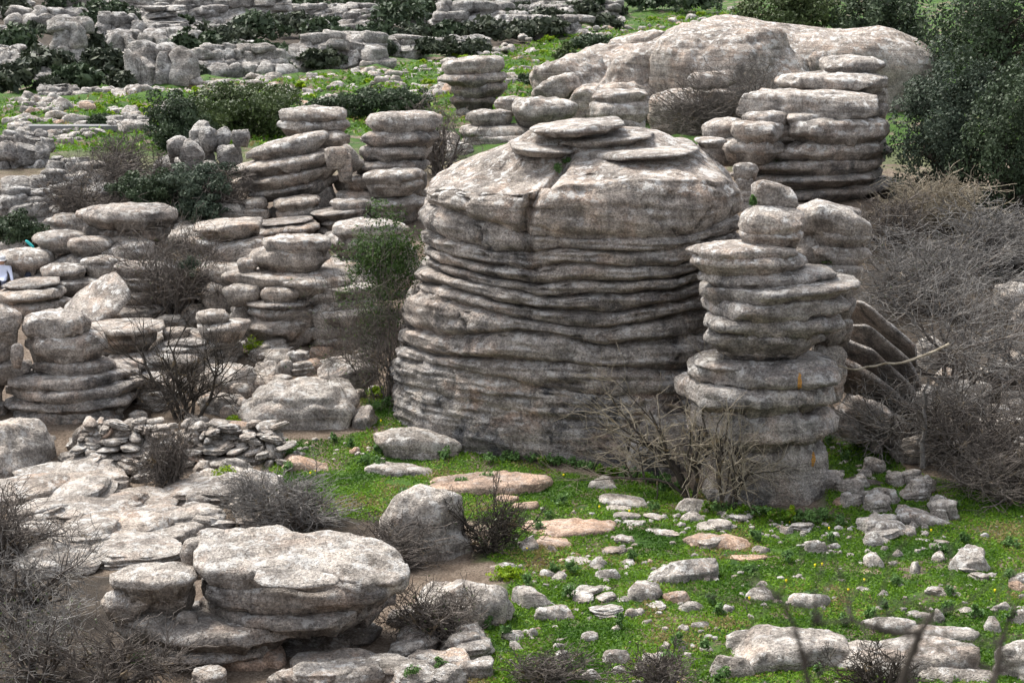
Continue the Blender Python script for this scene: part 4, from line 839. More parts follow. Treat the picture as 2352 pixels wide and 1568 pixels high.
# bedrock and blocks filling the slope
rs = np.random.RandomState(64)
for poly, n, s0, s1, fl, lab, cat, nm in [
    ([(0, 1080), (480, 1090), (500, 1190), (430, 1290), (240, 1330), (0, 1320)], 44, 90, 190, .22, 'flat bedrock ledge', 'rock', 'rock_ledge'),
    ([(1190, 1190), (1560, 1150), (2200, 1230), (2330, 1420), (1680, 1420), (1300, 1440)], 34, 26, 70, .2, 'flat embedded lawn slab', 'stone', 'stone'),
    ([(1900, 1100), (2080, 1060), (2230, 1170), (2060, 1260), (1930, 1210)], 26, 18, 60, .6, 'angular rubble piece', 'stone', 'stone'),
    ([(430, 1120), (640, 1160), (570, 1250), (450, 1300)], 14, 60, 130, .3, 'flat grey ledge', 'rock', 'rock_ledge'),
    ([(330, 880), (620, 930), (650, 1140), (420, 1120), (130, 1100), (60, 1000)], 64, 18, 62, .55, 'angular rubble stone', 'stone', 'stone'),
    ([(190, 690), (540, 690), (640, 800), (600, 900), (440, 960), (330, 940), (200, 760)], 34, 40, 100, .42, 'weathered slope block', 'boulder', 'boulder'),
    ([(420, 520), (560, 490), (600, 700), (450, 740), (250, 640)], 20, 50, 130, .3, 'pale ledge block', 'boulder', 'boulder'),
    ([(940, 1450), (1060, 1470), (1140, 1568), (1000, 1640), (420, 1640), (640, 1575), (930, 1540)], 22, 50, 130, .4, 'brown broken rock', 'boulder', 'boulder'),
    ([(880, 300), (1060, 320), (1010, 460), (880, 520)], 22, 30, 80, .5, 'brown background block', 'boulder', 'boulder'),
    ([(2060, 900), (2352, 640), (2400, 1160), (2080, 1110)], 34, 30, 90, .6, 'half hidden thicket stone', 'stone', 'stone'),
    ([(0, 530), (420, 560), (380, 700), (0, 720)], 26, 50, 120, .4, 'pale slab piece', 'boulder', 'boulder'),
    ([(560, 760), (900, 800), (880, 930), (640, 900)], 24, 18, 60, .55, 'small gravel slope boulder', 'stone', 'stone')]:
    for u, v in scatter_uv(n, poly, rs):
        Y = Yg(v); X = float(xat(u, v, Y)); z = float(zground(X, Y)); s = rs.uniform(s0, s1) / ppm(v, Y); hh = s * fl * rs.uniform(.7, 1.2)
        me = BIG[rs.randint(14)] if s > .35 else STN[rs.randint(14)]
        o = tag(put_stone(me, (X, Y, z + hh * .22), s * rs.uniform(.9, 1.3), s * rs.uniform(.8, 1.3), hh * 1.5, (rs.randn() * .08, rs.randn() * .10, rs.uniform(-.8, .8)), nm), lab, cat, lab + 's')
        PEND.append((o, where(u, v, lab, ''), u))
settle()

# ------------------------------------------------------------------ far crags
rs = np.random.RandomState(77)
FARM = []
for i in range(10):
    V, F = rock_verts((0, 0, 0), 1, 1, 1, 700 + i, px=34, n=2.6, ev=.6, cuts=3, amp=1.2, lam=2.5); o = mk('boulder', V, F, M_far); FARM.append(o.data); bpy.data.objects.remove(o)
for i in range(6):
    V, F = rock_verts((0, 0, 0), 1, 1, 1, 750 + i, px=34, n=2.8, ev=.45, cuts=2, amp=.9, lam=3); o = mk('layer', V, F, M_far); FARM.append(o.data); bpy.data.objects.remove(o)
def crag(label, u0, u1, v0, v1, Y, nb, flat=.8, shape='hill', seed=None, name='crag'):
    Y = Yg(v1) + .5; r_ = np.random.RandomState(seed or nseed()); pm = ppm(v1, Y)
    X = float(xat((u0 + u1) / 2, v1, Y)); e = empty(name, (X, Y, float(zground(X, Y))), label, 'crag')
    W, Ht = (u1 - u0), (v1 - v0)
    v = v1 + .06 * Ht
    while v > v0 + Ht * .12:
        f = (v1 - v) / Ht
        prof = {'hill': math.sqrt(max(0, 1 - f * f * .8)), 'tower': 1 - .15 * f + .1 * sin(f * 9 + u0), 'mush': .55 + .55 * f, 'wall': 1.0}[shape]
        s = W / nb * r_.uniform(.75, 1.15); hh = s * flat * r_.uniform(.7, 1.2)
        hh = min(hh, v - v0 + 2)
        u = (u0 + u1) / 2 - W * prof / 2
        while u < (u0 + u1) / 2 + W * prof / 2 - s * .3:
            w = s * r_.uniform(.7, 1.5)
            me = FARM[r_.randint(10)] if flat > .6 else FARM[r_.randint(10, 16)]
            put_stone(me, P(u + w / 2, v - hh / 2 + r_.uniform(-.15, .15) * hh, Y + f * 1.5 + r_.uniform(-.3, .3) * w / pm), w / pm * 1.25, max(w, hh) / pm * 1.2, hh / pm * 1.35, (r_.randn() * .1, r_.randn() * .1, r_.uniform(-.5, .5)), 'boulder' if flat > .6 else 'layer', e)
            u += w * .88
        v -= hh * .82
    # solid heart behind the faces
    put_stone(FARM[3], P((u0 + u1) / 2, (v0 + v1) / 2 + .12 * Ht, Y + 1.6 * W / nb / pm), W / pm * .8, W / nb / pm * 2.2, Ht / pm * .9, (0, 0, 0), 'heart', e)
    return e
CR_ = [('mushroom shaped crag on the far hillside at left', 112, 212, 48, 165, 150, 2.2, .9, 'mush'), ('low crag at the far top left corner', 18, 132, 22, 70, 165, 3, .7, 'hill'), ('banded tower crag on the far hillside', 332, 398, 12, 80, 168, 1.6, .28, 'tower'),
 ('jumbled crag left of the banded tower', 212, 335, 36, 124, 160, 4, 1.4, 'hill'), ('crag of upright blocks below the banded tower', 250, 432, 72, 142, 150, 4, 1.5, 'wall'), ('narrow upright crag beside the dark bush', 262, 300, 125, 178, 136, 1.2, 1.5, 'tower'),
 ('tall double crag standing at the edge of the meadow', 298, 408, 108, 202, 130, 2.4, 1.7, 'tower'), ('long pale crag with a tan face behind the meadow', 430, 660, 106, 178, 132, 6, .8, 'hill'), ('layered pale crag right of the long tan faced one', 668, 888, 78, 165, 138, 5, .55, 'hill'),
 ('distant rock wall along the top, left of centre', 404, 655, -10, 66, 178, 7, .5, 'wall'), ('distant broken ridge of rock at the top', 630, 860, 8, 62, 172, 7, .5, 'wall'), ('dark layered crag at the left edge of the hill', -15, 36, 58, 112, 160, 1.5, .35, 'wall'), ('low white rocks at the left edge of the meadow', 88, 180, 198, 222, 108, 4, .7, 'wall'),
 ('rock wall at the very top behind the banded tower', 250, 420, -20, 45, 182, 4, .4, 'wall'), ('crag at the very top left', 130, 260, -20, 30, 184, 3, .5, 'wall'), ('grey crag between the scrub patches at top centre', 780, 880, 34, 84, 158, 3, .5, 'hill'), ('wide layered crag at top centre', 990, 1180, 4, 74, 160, 5, .55, 'hill'),
 ('low rocks at top centre right of the wide crag', 1140, 1330, 36, 92, 150, 7, .6, 'wall'), ('last pale rocks at the top near the sky', 1310, 1420, 2, 48, 165, 4, .6, 'wall'), ('small outcrop in front of the grey scrub', 960, 1060, 92, 120, 140, 4, .7, 'hill'), ('rocks under the top edge, centre', 850, 1010, -10, 30, 182, 5, .5, 'wall'), ('rocks along the top edge right of centre', 1150, 1330, -6, 36, 176, 6, .5, 'wall'),
 ('rounded rocks between meadow and shrubs at the left edge', -10, 112, 303, 395, 74, 3.2, .85, 'hill'), ('pale heap of weathered blocks left of the brown shrubs', 98, 214, 358, 490, 69, 2.8, .6, 'hill'), ('lower pale block heap at the left edge', -10, 125, 412, 530, 68, 3, .55, 'hill'), ('stone block row beyond the road', 250, 345, 270, 304, 88, 3, .6, 'wall')]
for a in CR_: crag(*a)
rh = np.random.RandomState(515)
for i in range(60):
    u = rh.uniform(-10, 1380); vb = np.interp(u, [0, 420, 660, 1000, 1180, 1420], [222, 195, 176, 135, 100, 52]); v = vb - abs(rh.normal(0, .55)) * vb * .8 - 2
    if v < 8: continue
    w = rh.uniform(45, 125) * (.55 + .45 * v / 200); h = rh.uniform(26, 62) * (.6 + .4 * v / 200)
    o = crag('pale crag on the far hillside', u - w / 2, u + w / 2, v - h, v, 0, rh.uniform(2, 4.5), rh.choice([.5, .8, 1.2, 1.6]), rh.choice(['hill', 'tower', 'wall', 'hill']))
    o['group'] = 'crags of the far hillside'; PEND.append((o, where(u, v, 'pale hillside crag'), u))
settle()
kn = empty('boulder_knot', P(470, 410, 75), 'knot of rounded pale boulders rising from dark shrubs, left of the stacks', 'crag')
for u0, u1, v0, v1, r in [(432, 490, 268, 345, 8), (452, 500, 290, 345, -10), (490, 530, 285, 345, -20), (380, 430, 305, 352, 20), (410, 470, 315, 382, 10), (440, 500, 318, 380, 0), (385, 402, 340, 365, 0), (498, 560, 335, 385, 0), (530, 575, 300, 328, 0), (350, 440, 362, 412, 0), (420, 510, 372, 416, 0), (500, 560, 372, 410, 0)]:
    slab(kn, M_far, u0, u1, v0, v1, 75 + rs.uniform(-1, 1), name='boulder', D=.9, ev=.65, roll=r, cuts=3, drop=.2)

# ------------------------------------------------------------------ road strip and meadow stones
def strip():
    us = np.linspace(40, 360, 30); V = []
    for u in us:
        for v in (299, 303):
            Y = Yg(v); X = float(xat(u, v, Y)); V.append((X, Y, float(zat(v, Y)) + .25))
    V = np.array(V); n = len(us); i = np.arange(n - 1) * 2
    V2 = np.concatenate([V, V - np.array([0, 0, .6])]); m = 2 * n
    F = np.concatenate([np.stack([i, i + 1, i + 3, i + 2], -1), np.stack([i + m, i + 2 + m, i + 3 + m, i + 1 + m], -1), np.stack([i, i + 2, i + 2 + m, i + m], -1), np.stack([i + 1, i + 1 + m, i + 3 + m, i + 3], -1)])
    t = NT('asphalt'); t.put(t.b.inputs['Base Color'], t.mix(t.noise(t.pos(), 3, 5), (.12, .12, .125), (.22, .22, .22)))
    o = mk('road', V2, F, t.m, None, False); o['kind'] = 'structure'
strip()
rs = np.random.RandomState(11)
MEAD = [(20, 235), (420, 205), (660, 180), (1000, 140), (1180, 105), (1420, 55), (1700, 20), (1690, 45), (1480, 85), (1300, 115), (1230, 190), (1000, 240), (700, 260), (640, 230), (420, 250), (330, 300), (150, 330), (20, 310)]
mp_ = scatter_uv(1050, MEAD, rs)
ridge = [(u, v) for u, v in mp_ if perlin(np.array([[u / 170., v / 16., 2.2]]))[0] > -.05]
for u, v in ridge[:230]:
    Y = Yg(v); X = float(xat(u, v, Y)); z = float(zground(X, Y)); s = rs.uniform(.28, .8)
    tag(put_stone(STN[rs.randint(14)], (X, Y, z + s * .15), s * rs.uniform(1, 1.9), s, s * rs.uniform(.5, .9), (rs.randn() * .15, rs.randn() * .15, rs.uniform(0, 6)), 'meadow_stone'),
        'pale weathered stone lying in the far green meadow', 'stone', 'pale stones of the far meadow')
VV, FF, of = [], [], 0
for u, v in ridge[230:]:
    Y = Yg(v); X = float(xat(u, v, Y)); z = float(zground(X, Y)); s = rs.uniform(.2, .6)
    V, F = rock_verts((X, Y, z + .1 * s), s * 1.5, s, s * .7, nseed(), px=12, cuts=4)
    VV.append(V); FF.append(np.where(F >= 0, F + of, -1)); of += len(V)
o = mk('meadow_rubble', np.concatenate(VV), np.concatenate(FF), M_stone); o['kind'] = 'stuff'; tag(o, 'small pale rubble strewn over the far green meadow', 'rubble')

# ------------------------------------------------------------------ evergreen bushes
big = [('large dark evergreen tree filling the top right corner', 2080, 2500, -120, 260, 24000, .10, L_oak, 92), ('grey green evergreen bush right of the broad grey stack', 2040, 2320, 140, 490, 27000, .064, L_oakb, None), ('evergreen bush cut by the right edge', 2200, 2480, 150, 530, 20000, .068, L_oak, None),
       ('olive green bush behind the whaleback rock at the top', 1680, 1960, -40, 120, 15000, .10, L_olive, 104), ('dark bush right of the whaleback rock at the top', 1900, 2130, -60, 150, 14000, .10, L_oak, 101)]
for l, a, b, c, d, n, lf, m, Y in big: bush(l, a, b, c, d, n, lf, m, Y, clumps=110, depth=.7, skirt=True, name='evergreen_tree' if 'tree' in l else 'evergreen_bush', cat='tree' if 'tree' in l else 'bush')
mid = [('wide green bush in the meadow above the boulder knot', 350, 715, 190, 330, 20000, .08, L_olive, 82), ('dark bush at the left end of the wide meadow bush', 330, 480, 225, 350, 12000, .065, L_oak, 80), ('round green bush left of the slab column', 800, 985, 198, 275, 13000, .07, L_oak, 89), ('low bush among the first stacks left of the column', 700, 830, 220, 285, 8000, .07, L_oak, 89),
       ('green bush below the boulder knot', 360, 545, 372, 480, 14000, .055, L_oakb, 66.5), ('grey green bush left of the green one', 255, 400, 395, 490, 10000, .055, L_oak, 66.5), ('low grey green shrub right of the flat slabs', 410, 520, 455, 520, 5000, .06, L_oakb, 66), ('dark green bush at the left edge behind the people', -30, 105, 495, 580, 7000, .06, L_oak, 64),
       ('small dark round bush beside the road', 200, 270, 262, 300, 2500, .09, L_oak, 86), ('dark bush on the meadow left of the whaleback rock', 1310, 1420, 78, 118, 2500, .11, L_oak, 118), ('yellowing shrub at the left end of the whaleback rock', 1270, 1330, 105, 150, 1800, .09, L_olive, 108), ('low dark shrub on the meadow edge', 1190, 1290, 165, 200, 2200, .09, L_oak, 104)]
for l, a, b, c, d, n, lf, m, Y in mid: bush(l, a, b, c, d, n, lf, m, Y, clumps=60, skirt=True)
rs = np.random.RandomState(21)
farb = [(40, 110, 95, 60), (95, 165, 120, 50), (30, 190, 90, 50), (215, 130, 60, 60), (240, 165, 100, 60), (180, 190, 110, 40), (250, 35, 110, 40), (330, 150, 60, 40), (210, 60, 60, 40), (520, 95, 120, 50), (600, 80, 130, 60), (680, 70, 130, 50), (740, 90, 90, 50), (430, 130, 80, 60), (480, 110, 90, 40),
        (910, 55, 130, 70), (860, 90, 90, 40), (960, 40, 100, 50), (1030, 85, 80, 40), (1110, 80, 110, 50), (1180, 55, 80, 40), (700, 20, 120, 40), (810, 20, 100, 40), (560, 30, 80, 40), (930, 15, 120, 40), (1250, 75, 110, 40), (1330, 30, 70, 35), (1400, 30, 70, 30), (1500, 14, 120, 36), (1600, 18, 120, 36), (40, 40, 60, 50), (150, 15, 90, 36), (460, 175, 40, 22), (880, 120, 60, 34), (1380, 55, 60, 26), (300, 60, 50, 40), (20, 20, 70, 60)]
for i in range(60):
    u = rs.uniform(-10, 1400); vb = np.interp(u, [0, 420, 660, 1000, 1180, 1420], [225, 198, 178, 138, 102, 54]); farb.append((u, vb - rs.uniform(0, .85) * vb, rs.uniform(35, 100), rs.uniform(18, 42)))
for u, v, w, h in farb:
    o = bush('dark scrub bush on the far hillside', u - w * .55, u + w * .55, v - h * .8, v + h / 2, 900, .25, L_far if rs.rand() < .7 else L_oak, Yg(v + h / 2), clumps=40, name='scrub_bush', group='scrub bushes on the far hillside', trunk=False, depth=.7)
    PEND.append((o, where(u, v, 'dark scrub bush', ''), u))
settle()
# spurge
for l, u, v, w, h in [('bright yellow green spurge ball on the gravel', 580, 822, 52, 44), ('bright spurge beside the sloping slab left of the shrub', 513, 1122, 56, 52), ('spurge spreading on the flat ledges', 310, 1176, 70, 30), ('yellow spurge at the end of the long rounded boulder', 1163, 1346, 72, 30), ('tiny spurge on the pile at the left edge', 112, 648, 22, 16), ('small green spurge beside the split boulder', 535, 985, 36, 26), ('yellow flowered tuft at the left foot of the great rock', 868, 916, 36, 26), ('little spurge at the foot of the pillar', 1820, 1200, 26, 18), ('bright weed at the bottom in the thicket', 325, 1540, 44, 40), ('green tuft on top of the pillar stones', 1728, 480, 14, 12)]:
    Y = None if v != 480 else 45.5
    bush(l, u - w / 2, u + w / 2, v - h, v, 900, .035, L_spurge if 'weed' not in l and 'green tuft' not in l else L_weed, Y, name='spurge', cat='plant', clumps=30, trunk=False, fill=.5)
for u, v in scatter_uv(46, MEAD, rs):
    w = rs.uniform(12, 30)
    bush('small yellow green spurge plant in the far meadow', u - w / 2, u + w / 2, v - w * .5, v, 260, .10, L_spurge, None, name='spurge', cat='plant', clumps=14, trunk=False, group='spurge plants of the far meadow')

# climbing shrub at the left of the great rock
cl = bush('half leafy shrub climbing against the left side of the great rock', 792, 985, 525, 745, 8000, .04, L_ivy, 52.3, clumps=80, lumps=.7, name='climbing_shrub', cat='shrub', depth=.45, trunk=False)
crown(cl, L_ivy, P(880, 740, 53), (.8, .5, 1.3), 2600, .035, 77, 40, name='lower_leaves', fill=.6, lumps=.6)
bare_shrub('tangle of bare stems hanging under the climbing shrub', 890, 880, 5.2, .5, (14, 6, 6, 3), B_brown, B_brown, r0=.018, seed=31, Y=52.3, scale=(.8, .5, 1), grav=-.03, leaves=900, lmat=L_ivy, leaf=.03)

# ------------------------------------------------------------------ bare shrubs
bare_shrub('bare grey thorn shrub in the cleft in front of the great rock', 1585, 1130, 5.2, .75, (5, 5, 6, 3), B_dark, B_tan, ls=(.75, .6, .42, .2), r0=.065, seed=3, Y=45.5, scale=(1.0, .4, 1), base_r=.05, dirn=(-.22, 0, 0), jit=.25, rmin=.0045, K=(7, 6, 5, 3))
bare_shrub('slender bare thorn shrub against the pillar', 1668, 1170, 4.2, .45, (3, 5, 6, 3), B_dark, B_tan, ls=(.8, .55, .4, .2), r0=.055, seed=4, Y=44.4, scale=(.9, .4, 1), base_r=.05, jit=.25, rmin=.0045, K=(7, 6, 5, 3))
for l, u, v, h, sp, cn, sc, sd, m in [
    ('huge bare grey thicket at the right edge', 2230, 900, 5.2, 1.2, (12, 6, 7, 2), (1.5, .9, 1), 11, B_grey), ('bare grey thicket behind the leaning slabs', 2090, 720, 3.8, 1.3, (14, 7, 8, 2), (1.4, .9, 1), 12, B_grey), ('tangled brown thicket in front of the right edge', 2260, 1090, 4.2, 1.2, (13, 7, 8, 2), (1.5, .8, 1), 13, B_brown),
    ('pale stemmed bare bush right of the hollow', 2120, 1050, 3.6, 1.1, (10, 7, 7, 2), (1.2, .8, 1), 14, B_grey), ('dense bare bush under the evergreen bushes', 2140, 530, 3.0, 1.2, (14, 7, 8, 2), (1.5, .8, 1), 15, B_tan), ('bare bush at the right edge below the evergreen bushes', 2310, 620, 3.0, 1.2, (14, 7, 8, 2), (1.4, .8, 1), 16, B_grey),
    ('low brown tangle at the right edge of the lawn', 2330, 1150, 2.6, 1.3, (12, 7, 7, 2), (1.4, .8, 1), 17, B_brown), ('grey brush behind the big thicket', 2200, 640, 3.4, 1.3, (12, 7, 7, 2), (1.6, .8, 1), 18, B_grey), ('thin bare bush behind the short pale slab stack', 2030, 560, 2.6, 1.2, (10, 7, 6, 2), (1.3, .8, 1), 19, B_brown),
    ('brown thorny shrub with a green sprig above the leaning slab', 400, 735, 4.0, .95, (13, 7, 8, 2), (1.15, .8, 1), 22, B_brown), ('dead dark tree like shrub left of the split boulder', 425, 960, 4.0, .8, (7, 6, 7, 2), (1.0, .7, 1), 23, B_dark), ('thin brown shrub growing down the warm ledges', 670, 790, 2.6, .8, (10, 6, 6, 2), (.9, .6, 1), 24, B_brown),
    ('dry brown bush beside the rubble wall', 395, 1120, 2.2, .7, (11, 7, 7, 2), (.7, .6, 1), 25, B_brown), ('wide grey bare shrub behind the foreground slab stack', 690, 1215, 2.0, 1.2, (13, 7, 7, 2), (1.4, .8, 1), 26, B_grey), ('grey bare shrub left of the tall pointed boulder', 610, 1190, 1.6, 1.3, (12, 7, 7, 2), (1.5, .8, 1), 27, B_grey),
    ('dark leafless bush right of the tall pointed boulder', 1120, 1275, 1.9, .9, (9, 7, 7, 2), (1.0, .8, 1), 28, B_dark), ('brown twiggy bush at the foot of the pointed boulder', 900, 1300, 1.6, 1.2, (11, 7, 7, 2), (1.5, .8, 1), 29, B_brown), ('dry bush between the foreground stack and the long boulder', 1010, 1480, 1.8, .9, (12, 7, 7, 2), (1.1, .8, 1), 30, B_brown),
    ('dense dark twig thicket at the left edge of the foreground', 50, 1420, 2.8, 1.0, (10, 6, 6, 2), (1.2, .7, 1), 32, B_grey), ('grey twig thicket at the bottom left corner', 100, 1560, 2.4, 1.1, (10, 6, 5, 2), (1.2, .7, 1), 33, B_grey), ('thicket of thin twigs in front of the foreground stack, left', 260, 1600, 2.0, 1.0, (10, 6, 6, 2), (1.2, .7, 1), 34, B_brown), ('bare twigs hanging at the left edge below the smooth boulder', 10, 1290, 2.4, 1.1, (12, 7, 7, 2), (1.2, .7, 1), 35, B_brown),
    ('brown bare shrubs between the boulder knot and the pale heaps', 280, 420, 2.6, 1.0, (11, 6, 6, 2), (1.3, .8, 1), 36, B_brown), ('brown bare shrub beside the road', 240, 470, 2.6, 1.0, (11, 6, 6, 2), (1.2, .8, 1), 37, B_brown), ('thin shrub in front of the pale heap', 200, 520, 2.8, 1.0, (11, 7, 7, 2), (1.3, .8, 1), 38, B_brown), ('bare scrub left of the first stacks', 500, 500, 2.6, 1.1, (11, 7, 7, 2), (1.3, .8, 1), 39, B_brown),
    ('small bare shrub between the column and the domed rock', 1010, 400, 4.0, .8, (10, 6, 6, 2), (.8, .6, 1), 40, B_brown), ('dark dry bush under the whaleback lobes', 1320, 262, 2.2, 1.0, (12, 6, 6, 2), (1.2, .7, 1), 41, B_brown), ('bare brush between the whaleback rock and the broad stack', 1640, 310, 4.2, 1.2, (14, 7, 7, 2), (1.5, .7, 1), 42, B_brown),
    ('thin weeds and twigs at the bottom centre', 1260, 1570, 1.1, 1.2, (10, 6, 6, 2), (1.6, .7, 1), 43, B_brown), ('thin twigs at the bottom right of centre', 1530, 1590, 1.2, 1.0, (10, 6, 6, 2), (1.2, .7, 1), 44, B_brown), ('small dark dead shrub in front of the wide bottom right slab', 2020, 1600, 1.4, .9, (8, 6, 6, 2), (1.2, .7, 1), 45, B_dark)]:
    Y = Yg(min(v, 1568)) - (max(0, v - 1568) * .012)
    bare_shrub(l, u, min(v, 1640), h, sp, cn, m if m is not B_grey else B_brown, m, r0=.034 + .006 * h, seed=sd, Y=Y, scale=sc, rmin=.006 if Y < 60 else .010, leaves=260 if sd in (22, 28, 30, 12, 33) else 0, lmat=L_olive, leaf=.03)
bush('green sprig inside the brown thorny shrub', 415, 470, 590, 650, 900, .035, L_oakb, 57.5, name='green_sprig', cat='plant', clumps=16, trunk=False)

# ------------------------------------------------------------------ lawn: blades and weeds
rs = np.random.RandomState(3)
def lawn(n, poly, size, name, label, mat, y0=33, y1=54):
    us = [p[0] for p in poly]; vs = [p[1] for p in poly]
    Ys = rs.uniform(y0, y1, n * 3); Xs = rs.uniform(-.30, .30, n * 3) * Ys; Z = zground(Xs, Ys); u, v = project(Xs, Ys, Z)
    nz = fbm(np.stack([Xs * .9, Ys * .9, Xs * 0 + 9], -1), 4)
    k = inpoly(u, v, poly) & (nz + rs.randn(n * 3) * .12 > -.62)
    X, Y, Z = Xs[k][:n], Ys[k][:n], Z[k][:n]; m = len(X)
    C = np.stack([X, Y, Z + rs.uniform(0, .05, m) * size / .05], -1)
    V, F = leaf_mesh(C, np.tile([0, -.2, .45], (m, 1)), size, rs, .42)
    tone = np.clip(.5 + .9 * fbm(np.stack([X * .5, Y * .5, X * 0], -1), 3) + rs.randn(m) * .2, 0, 1)
    o = mk(name, V, F, mat, None, False, {'tone': ('FACE', tone)}); o['kind'] = 'stuff'; tag(o, label, 'grass')
lawn(135000, GRASS, .04, 'grass', 'short bright green turf of the clearing', L_grass)
lawn(50000, [(-40, 240), (420, 205), (660, 180), (1000, 140), (1180, 105), (1420, 55), (1720, -10), (1720, 60), (1300, 260), (1000, 300), (700, 330), (300, 350), (-40, 350)], .13, 'meadow_grass', 'green grass of the far meadow', L_grass, 74, 175)
rs = np.random.RandomState(13)
for u, v in scatter_uv(75, GRASS, rs):
    w = rs.uniform(16, 40)
    bush('low leafy weed rosette growing in the short turf', u - w / 2, u + w / 2, v - w * .22, v, 170, .045, L_weed, None, name='weed', cat='plant', clumps=10, trunk=False, group='weed rosettes in the turf', fill=.5)
Yl = plain('yellow_petal', (.75, .6, .02))
for u, v in scatter_uv(26, GRASS, rs):
    Y = Yg(v); X = float(xat(u, v, Y)); z = float(zground(X, Y)) + .07; th = np.arange(8) / 8 * 2 * pi
    V = np.concatenate([np.stack([X + .025 * np.cos(th), Y + .025 * np.sin(th), np.full(8, z)], -1), np.stack([X + .006 * np.cos(th), Y + .006 * np.sin(th), np.full(8, z - .1)], -1), [[X, Y, z + .01], [X, Y, z - .1]]])
    tag(mk('dandelion', V, ringfaces(2, 8), Yl), 'tiny yellow flower in the turf', 'flower', 'tiny yellow flowers in the turf')

# tufts rooted in the cracks and along the foot of the rocks
bpy.context.view_layer.update(); DG = bpy.context.evaluated_depsgraph_get()
def hit(u, v):
    d = Vector((float((u - CU) / FV), float(diry(v)), float(dirz(v)))); ok, loc, nn, ix, ob, mt = SC.ray_cast(DG, Vector((0, 0, H)), d.normalized())
    return loc if ok else None
for l, u, v, w, h, m in [('grass tuft in the crack of the domed cap', 1282, 398, 26, 26, L_weed), ('upper grass tuft in the crack of the domed cap', 1302, 376, 22, 16, L_weed), ('green tuft on the broad grey stack, left', 1762, 392, 18, 24, L_weed), ('green tuft on the broad grey stack, right', 1782, 394, 18, 30, L_weed),
                         ('dark moss cushion on the small pillar ledge', 1900, 606, 30, 10, L_olive), ('weed in the ledge crack of the foreground', 1010, 1530, 30, 22, L_weed), ('weeds between the bottom rocks', 945, 1552, 34, 26, L_weed), ('green tuft under the leaning slabs', 1960, 1020, 40, 24, L_weed)]:
    p = hit(u, v)
    if p is None: continue
    k = 1 / ppm(v, p.y); e = empty('grass_tuft', p, l, 'plant')
    crown(e, m, (p.x, p.y, p.z + h * k * .3), (w * k / 2, w * k / 2, h * k * .6), 260, .03, nseed(), 14, name='leaves', fill=.5)
foot = [(900 + t * 260, 935 + t * 115) for t in np.linspace(0, 1, 12)] + [(1170 + t * 390, 1062 + t * 62) for t in np.linspace(0, 1, 20)] + [(1620 + t * 300, 1185 + t * 22) for t in np.linspace(0, 1, 14)]
for u, v in foot:
    w = rs.uniform(20, 44); u += rs.uniform(-10, 10); v += rs.uniform(-4, 8)
    bush('leafy tuft growing along the foot of the rock', u - w / 2, u + w / 2, v - w * rs.uniform(.3, .6), v, 190, .042, L_weed if rs.rand() < .6 else L_grass, None, name='grass_tuft', cat='plant', clumps=12, trunk=False, group='leafy tufts along the rock foot', fill=.5)
# loose branches
def branch(label, pts, r, mat, name='fallen_branch'):
    L = np.array([P(*q) for q in pts]); t0 = np.linspace(0, 1, len(L)); t1 = np.linspace(0, 1, 14)
    S = np.stack([np.interp(t1, t0, L[:, i]) for i in range(3)], -1); S[1:-1] += np.random.RandomState(len(label)).randn(12, 3) * r * .5
    V, F = tubes([(S[None], np.linspace(r, r * .5, 14)[None])], 6); tag(mk(name, V, F, mat), label, 'branch')
branch('long pale dead branch reaching across the leaning slabs', [(2180, 790, 47.6), (2090, 830, 47.3), (2020, 836, 47.1), (1960, 850, 46.9), (1915, 838, 46.8)], .035, B_tan)
branch('pale bare trunk standing at the edge of the right thicket', [(2118, 1075, 46.9), (2128, 1000, 47.0), (2122, 940, 47.1), (2132, 870, 47.2)], .07, B_grey, 'dead_trunk')
branch('short stick standing upright in the right lawn', [(1712, 1412, 37.7), (1716, 1385, 37.7)], .018, B_brown)
branch('thin stick lying on the grass at the right', [(2060, 1150 + 60, 43.2), (2110, 1200, 43.6), (2140, 1180, 44.2)], .02, B_brown)

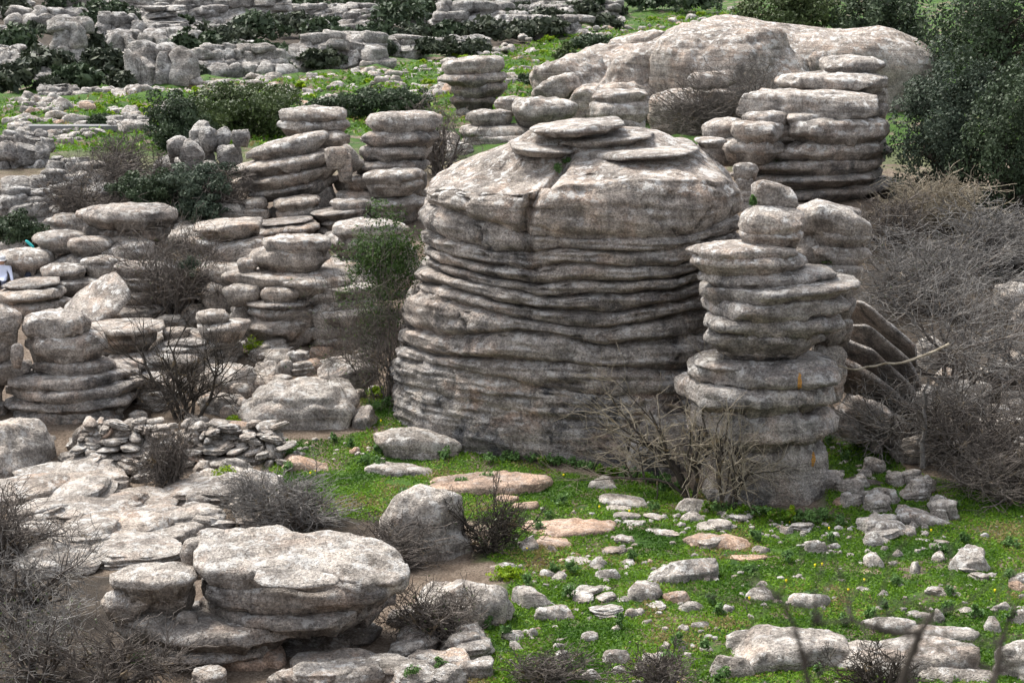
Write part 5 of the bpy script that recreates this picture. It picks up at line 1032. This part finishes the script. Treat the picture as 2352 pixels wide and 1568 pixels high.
# ------------------------------------------------------------------ two seated walkers half hidden at the left edge
def person(label, u, v, Y, zs, top_col, hat_col, lean, arms):
    c = P(u, v, Y); e = empty('person', c - np.array([0, 0, .62]), label, 'person')
    J = [((0, 0, 0), .15), ((0, 0, .18), .15), ((lean * .1, 0, .40), .17), ((lean * .16, 0, .52), .07), ((lean * .2, -.03, .62), .105), ((lean * .22, -.04, .74), .10),
         ((-.2, -.02, .44), .075), ((-.30, -.10, .2), .055), ((-.18, -.3, .1), .045), ((.2, -.02, .44), .075), (arms[0], .055), (arms[1], .045), (arms[2], .035),
         ((-.12, -.35, 0), .09), ((-.14, -.45, -.4), .06), ((.12, -.35, 0), .09), ((.14, -.45, -.4), .06)]
    E = [(0, 1), (1, 2), (2, 3), (3, 4), (4, 5), (2, 6), (6, 7), (7, 8), (2, 9), (9, 10), (10, 11), (11, 12), (0, 13), (13, 14), (0, 15), (15, 16)]
    me = bpy.data.meshes.new('body'); me.from_pydata([j[0] for j in J], E, []); o = bpy.data.objects.new('body', me); COL.objects.link(o)
    o.parent = e; o.location = (0, 0, 0.0)
    sm = o.modifiers.new('skin', 'SKIN'); ly = me.skin_vertices[0].data
    for i, j in enumerate(J): ly[i].radius = (j[1], j[1]); 
    ly[0].use_root = True
    ss = o.modifiers.new('sub', 'SUBSURF'); ss.levels = 1; ss.render_levels = 1
    t = NT('clothing'); sp = t.n('ShaderNodeSeparateXYZ'); tc = t.n('ShaderNodeTexCoord'); t.put(sp.inputs[0], tc.outputs['Object']); 
    col = t.mix(t.mp(sp.outputs[2], .50, .53), t.mix(t.mp(sp.outputs[2], .05, .08), (.05, .055, .08), top_col), (.45, .28, .2)); t.put(t.b.inputs['Base Color'], col); me.materials.append(t.m)
    hc = c + np.array([lean * .21, -.03, .11])
    V, F = rock_verts(hc, .25, .27, .16, 5, px=200, amp=.1, ev=.8, ez=.9, lam=0); mk('hat', V, F, plain('hat_cloth', hat_col), e)
    V, F = rock_verts(hc + np.array([0, -.06, -.06]), .33, .38, .03, 6, px=200, amp=.05, lam=0); mk('hat_brim', V, F, bpy.data.materials['hat_cloth'] if False else plain('brim_cloth', hat_col), e)
    return e
person('seated walker in a white and blue jacket with a pale cap at the left edge', 4, 600, 60.9, 0, (.62, .66, .8), (.5, .5, .52), 0., ((.3, -.12, .25), (.36, -.25, .05), (.36, -.28, 0)))
person('dark haired walker holding up a turquoise hat behind the slabs', 55, 614, 61.2, 0, (.05, .06, .09), (.03, .03, .04), .05, ((.27, -.1, .48), (.3, -.15, .62), (.3, -.15, .66)))
hv, hf = rock_verts(P(68, 560, 61.0), .34, .1, .08, 9, px=200, amp=.1, lam=0, roll=-42)
tag(mk('hat', hv, hf, plain('turquoise_cloth', (.05, .42, .42))), 'small turquoise hat held up beside the dark haired walker', 'hat')

# ------------------------------------------------------------------ blurred twigs close to the camera
rs = np.random.RandomState(9)
NYc = 4.6
e = empty('near_shrub', (.95, NYc, float(zground(.95, NYc))), 'out of focus dark bare twigs close to the camera at the bottom right', 'shrub')
def line(pts, Y=NYc): return np.array([P(u, v, Y + dy) for u, v, dy in pts])
base = np.array([.92, NYc, float(zground(.95, NYc)) - .05])
L0 = [np.vstack([base, line([(2050, 1640, 0), (2085, 1520, .02), (2115, 1450, .04), (2145, 1405, .05)])]), np.vstack([line([(2112, 1452, .04), (2060, 1455, .0), (2010, 1440, -.05), (1960, 1425, -.08), (1880, 1430, -.1)])]),
      np.vstack([base + [.1, .02, 0], line([(2250, 1640, .1), (2290, 1540, .12), (2300, 1470, .15), (2330, 1400, .2)])]), np.vstack([base - [.15, 0, 0], line([(1880, 1650, -.1), (1850, 1540, -.12), (1830, 1450, -.1), (1790, 1370, -.1)])])]
L0 = np.stack(L0); R0 = np.linspace(.013, .006, 5)[None, :] * np.array([1.1, .6, 1.0, .7])[:, None]
V, F = tubes([(L0, R0)], 7); mk('branches', V, F, plain('near_bark', (.045, .038, .03)), e)
n = 46; ip = rs.randint(4, size=n); kk = rs.randint(2, 5, n); st = L0[ip, kk]; d = rs.randn(n, 3) * .7 + np.array([-.25, 0, .35])
tw = grow(rs, st, d, rs.uniform(.12, .38, n), 5, .3, 0.)
V, F = tubes([(tw, np.linspace(.003, .0015, 5)[None, :] * np.ones((n, 1)))], 4); mk('twigs', V, F, plain('blurred_bark', (.05, .043, .036)), e)
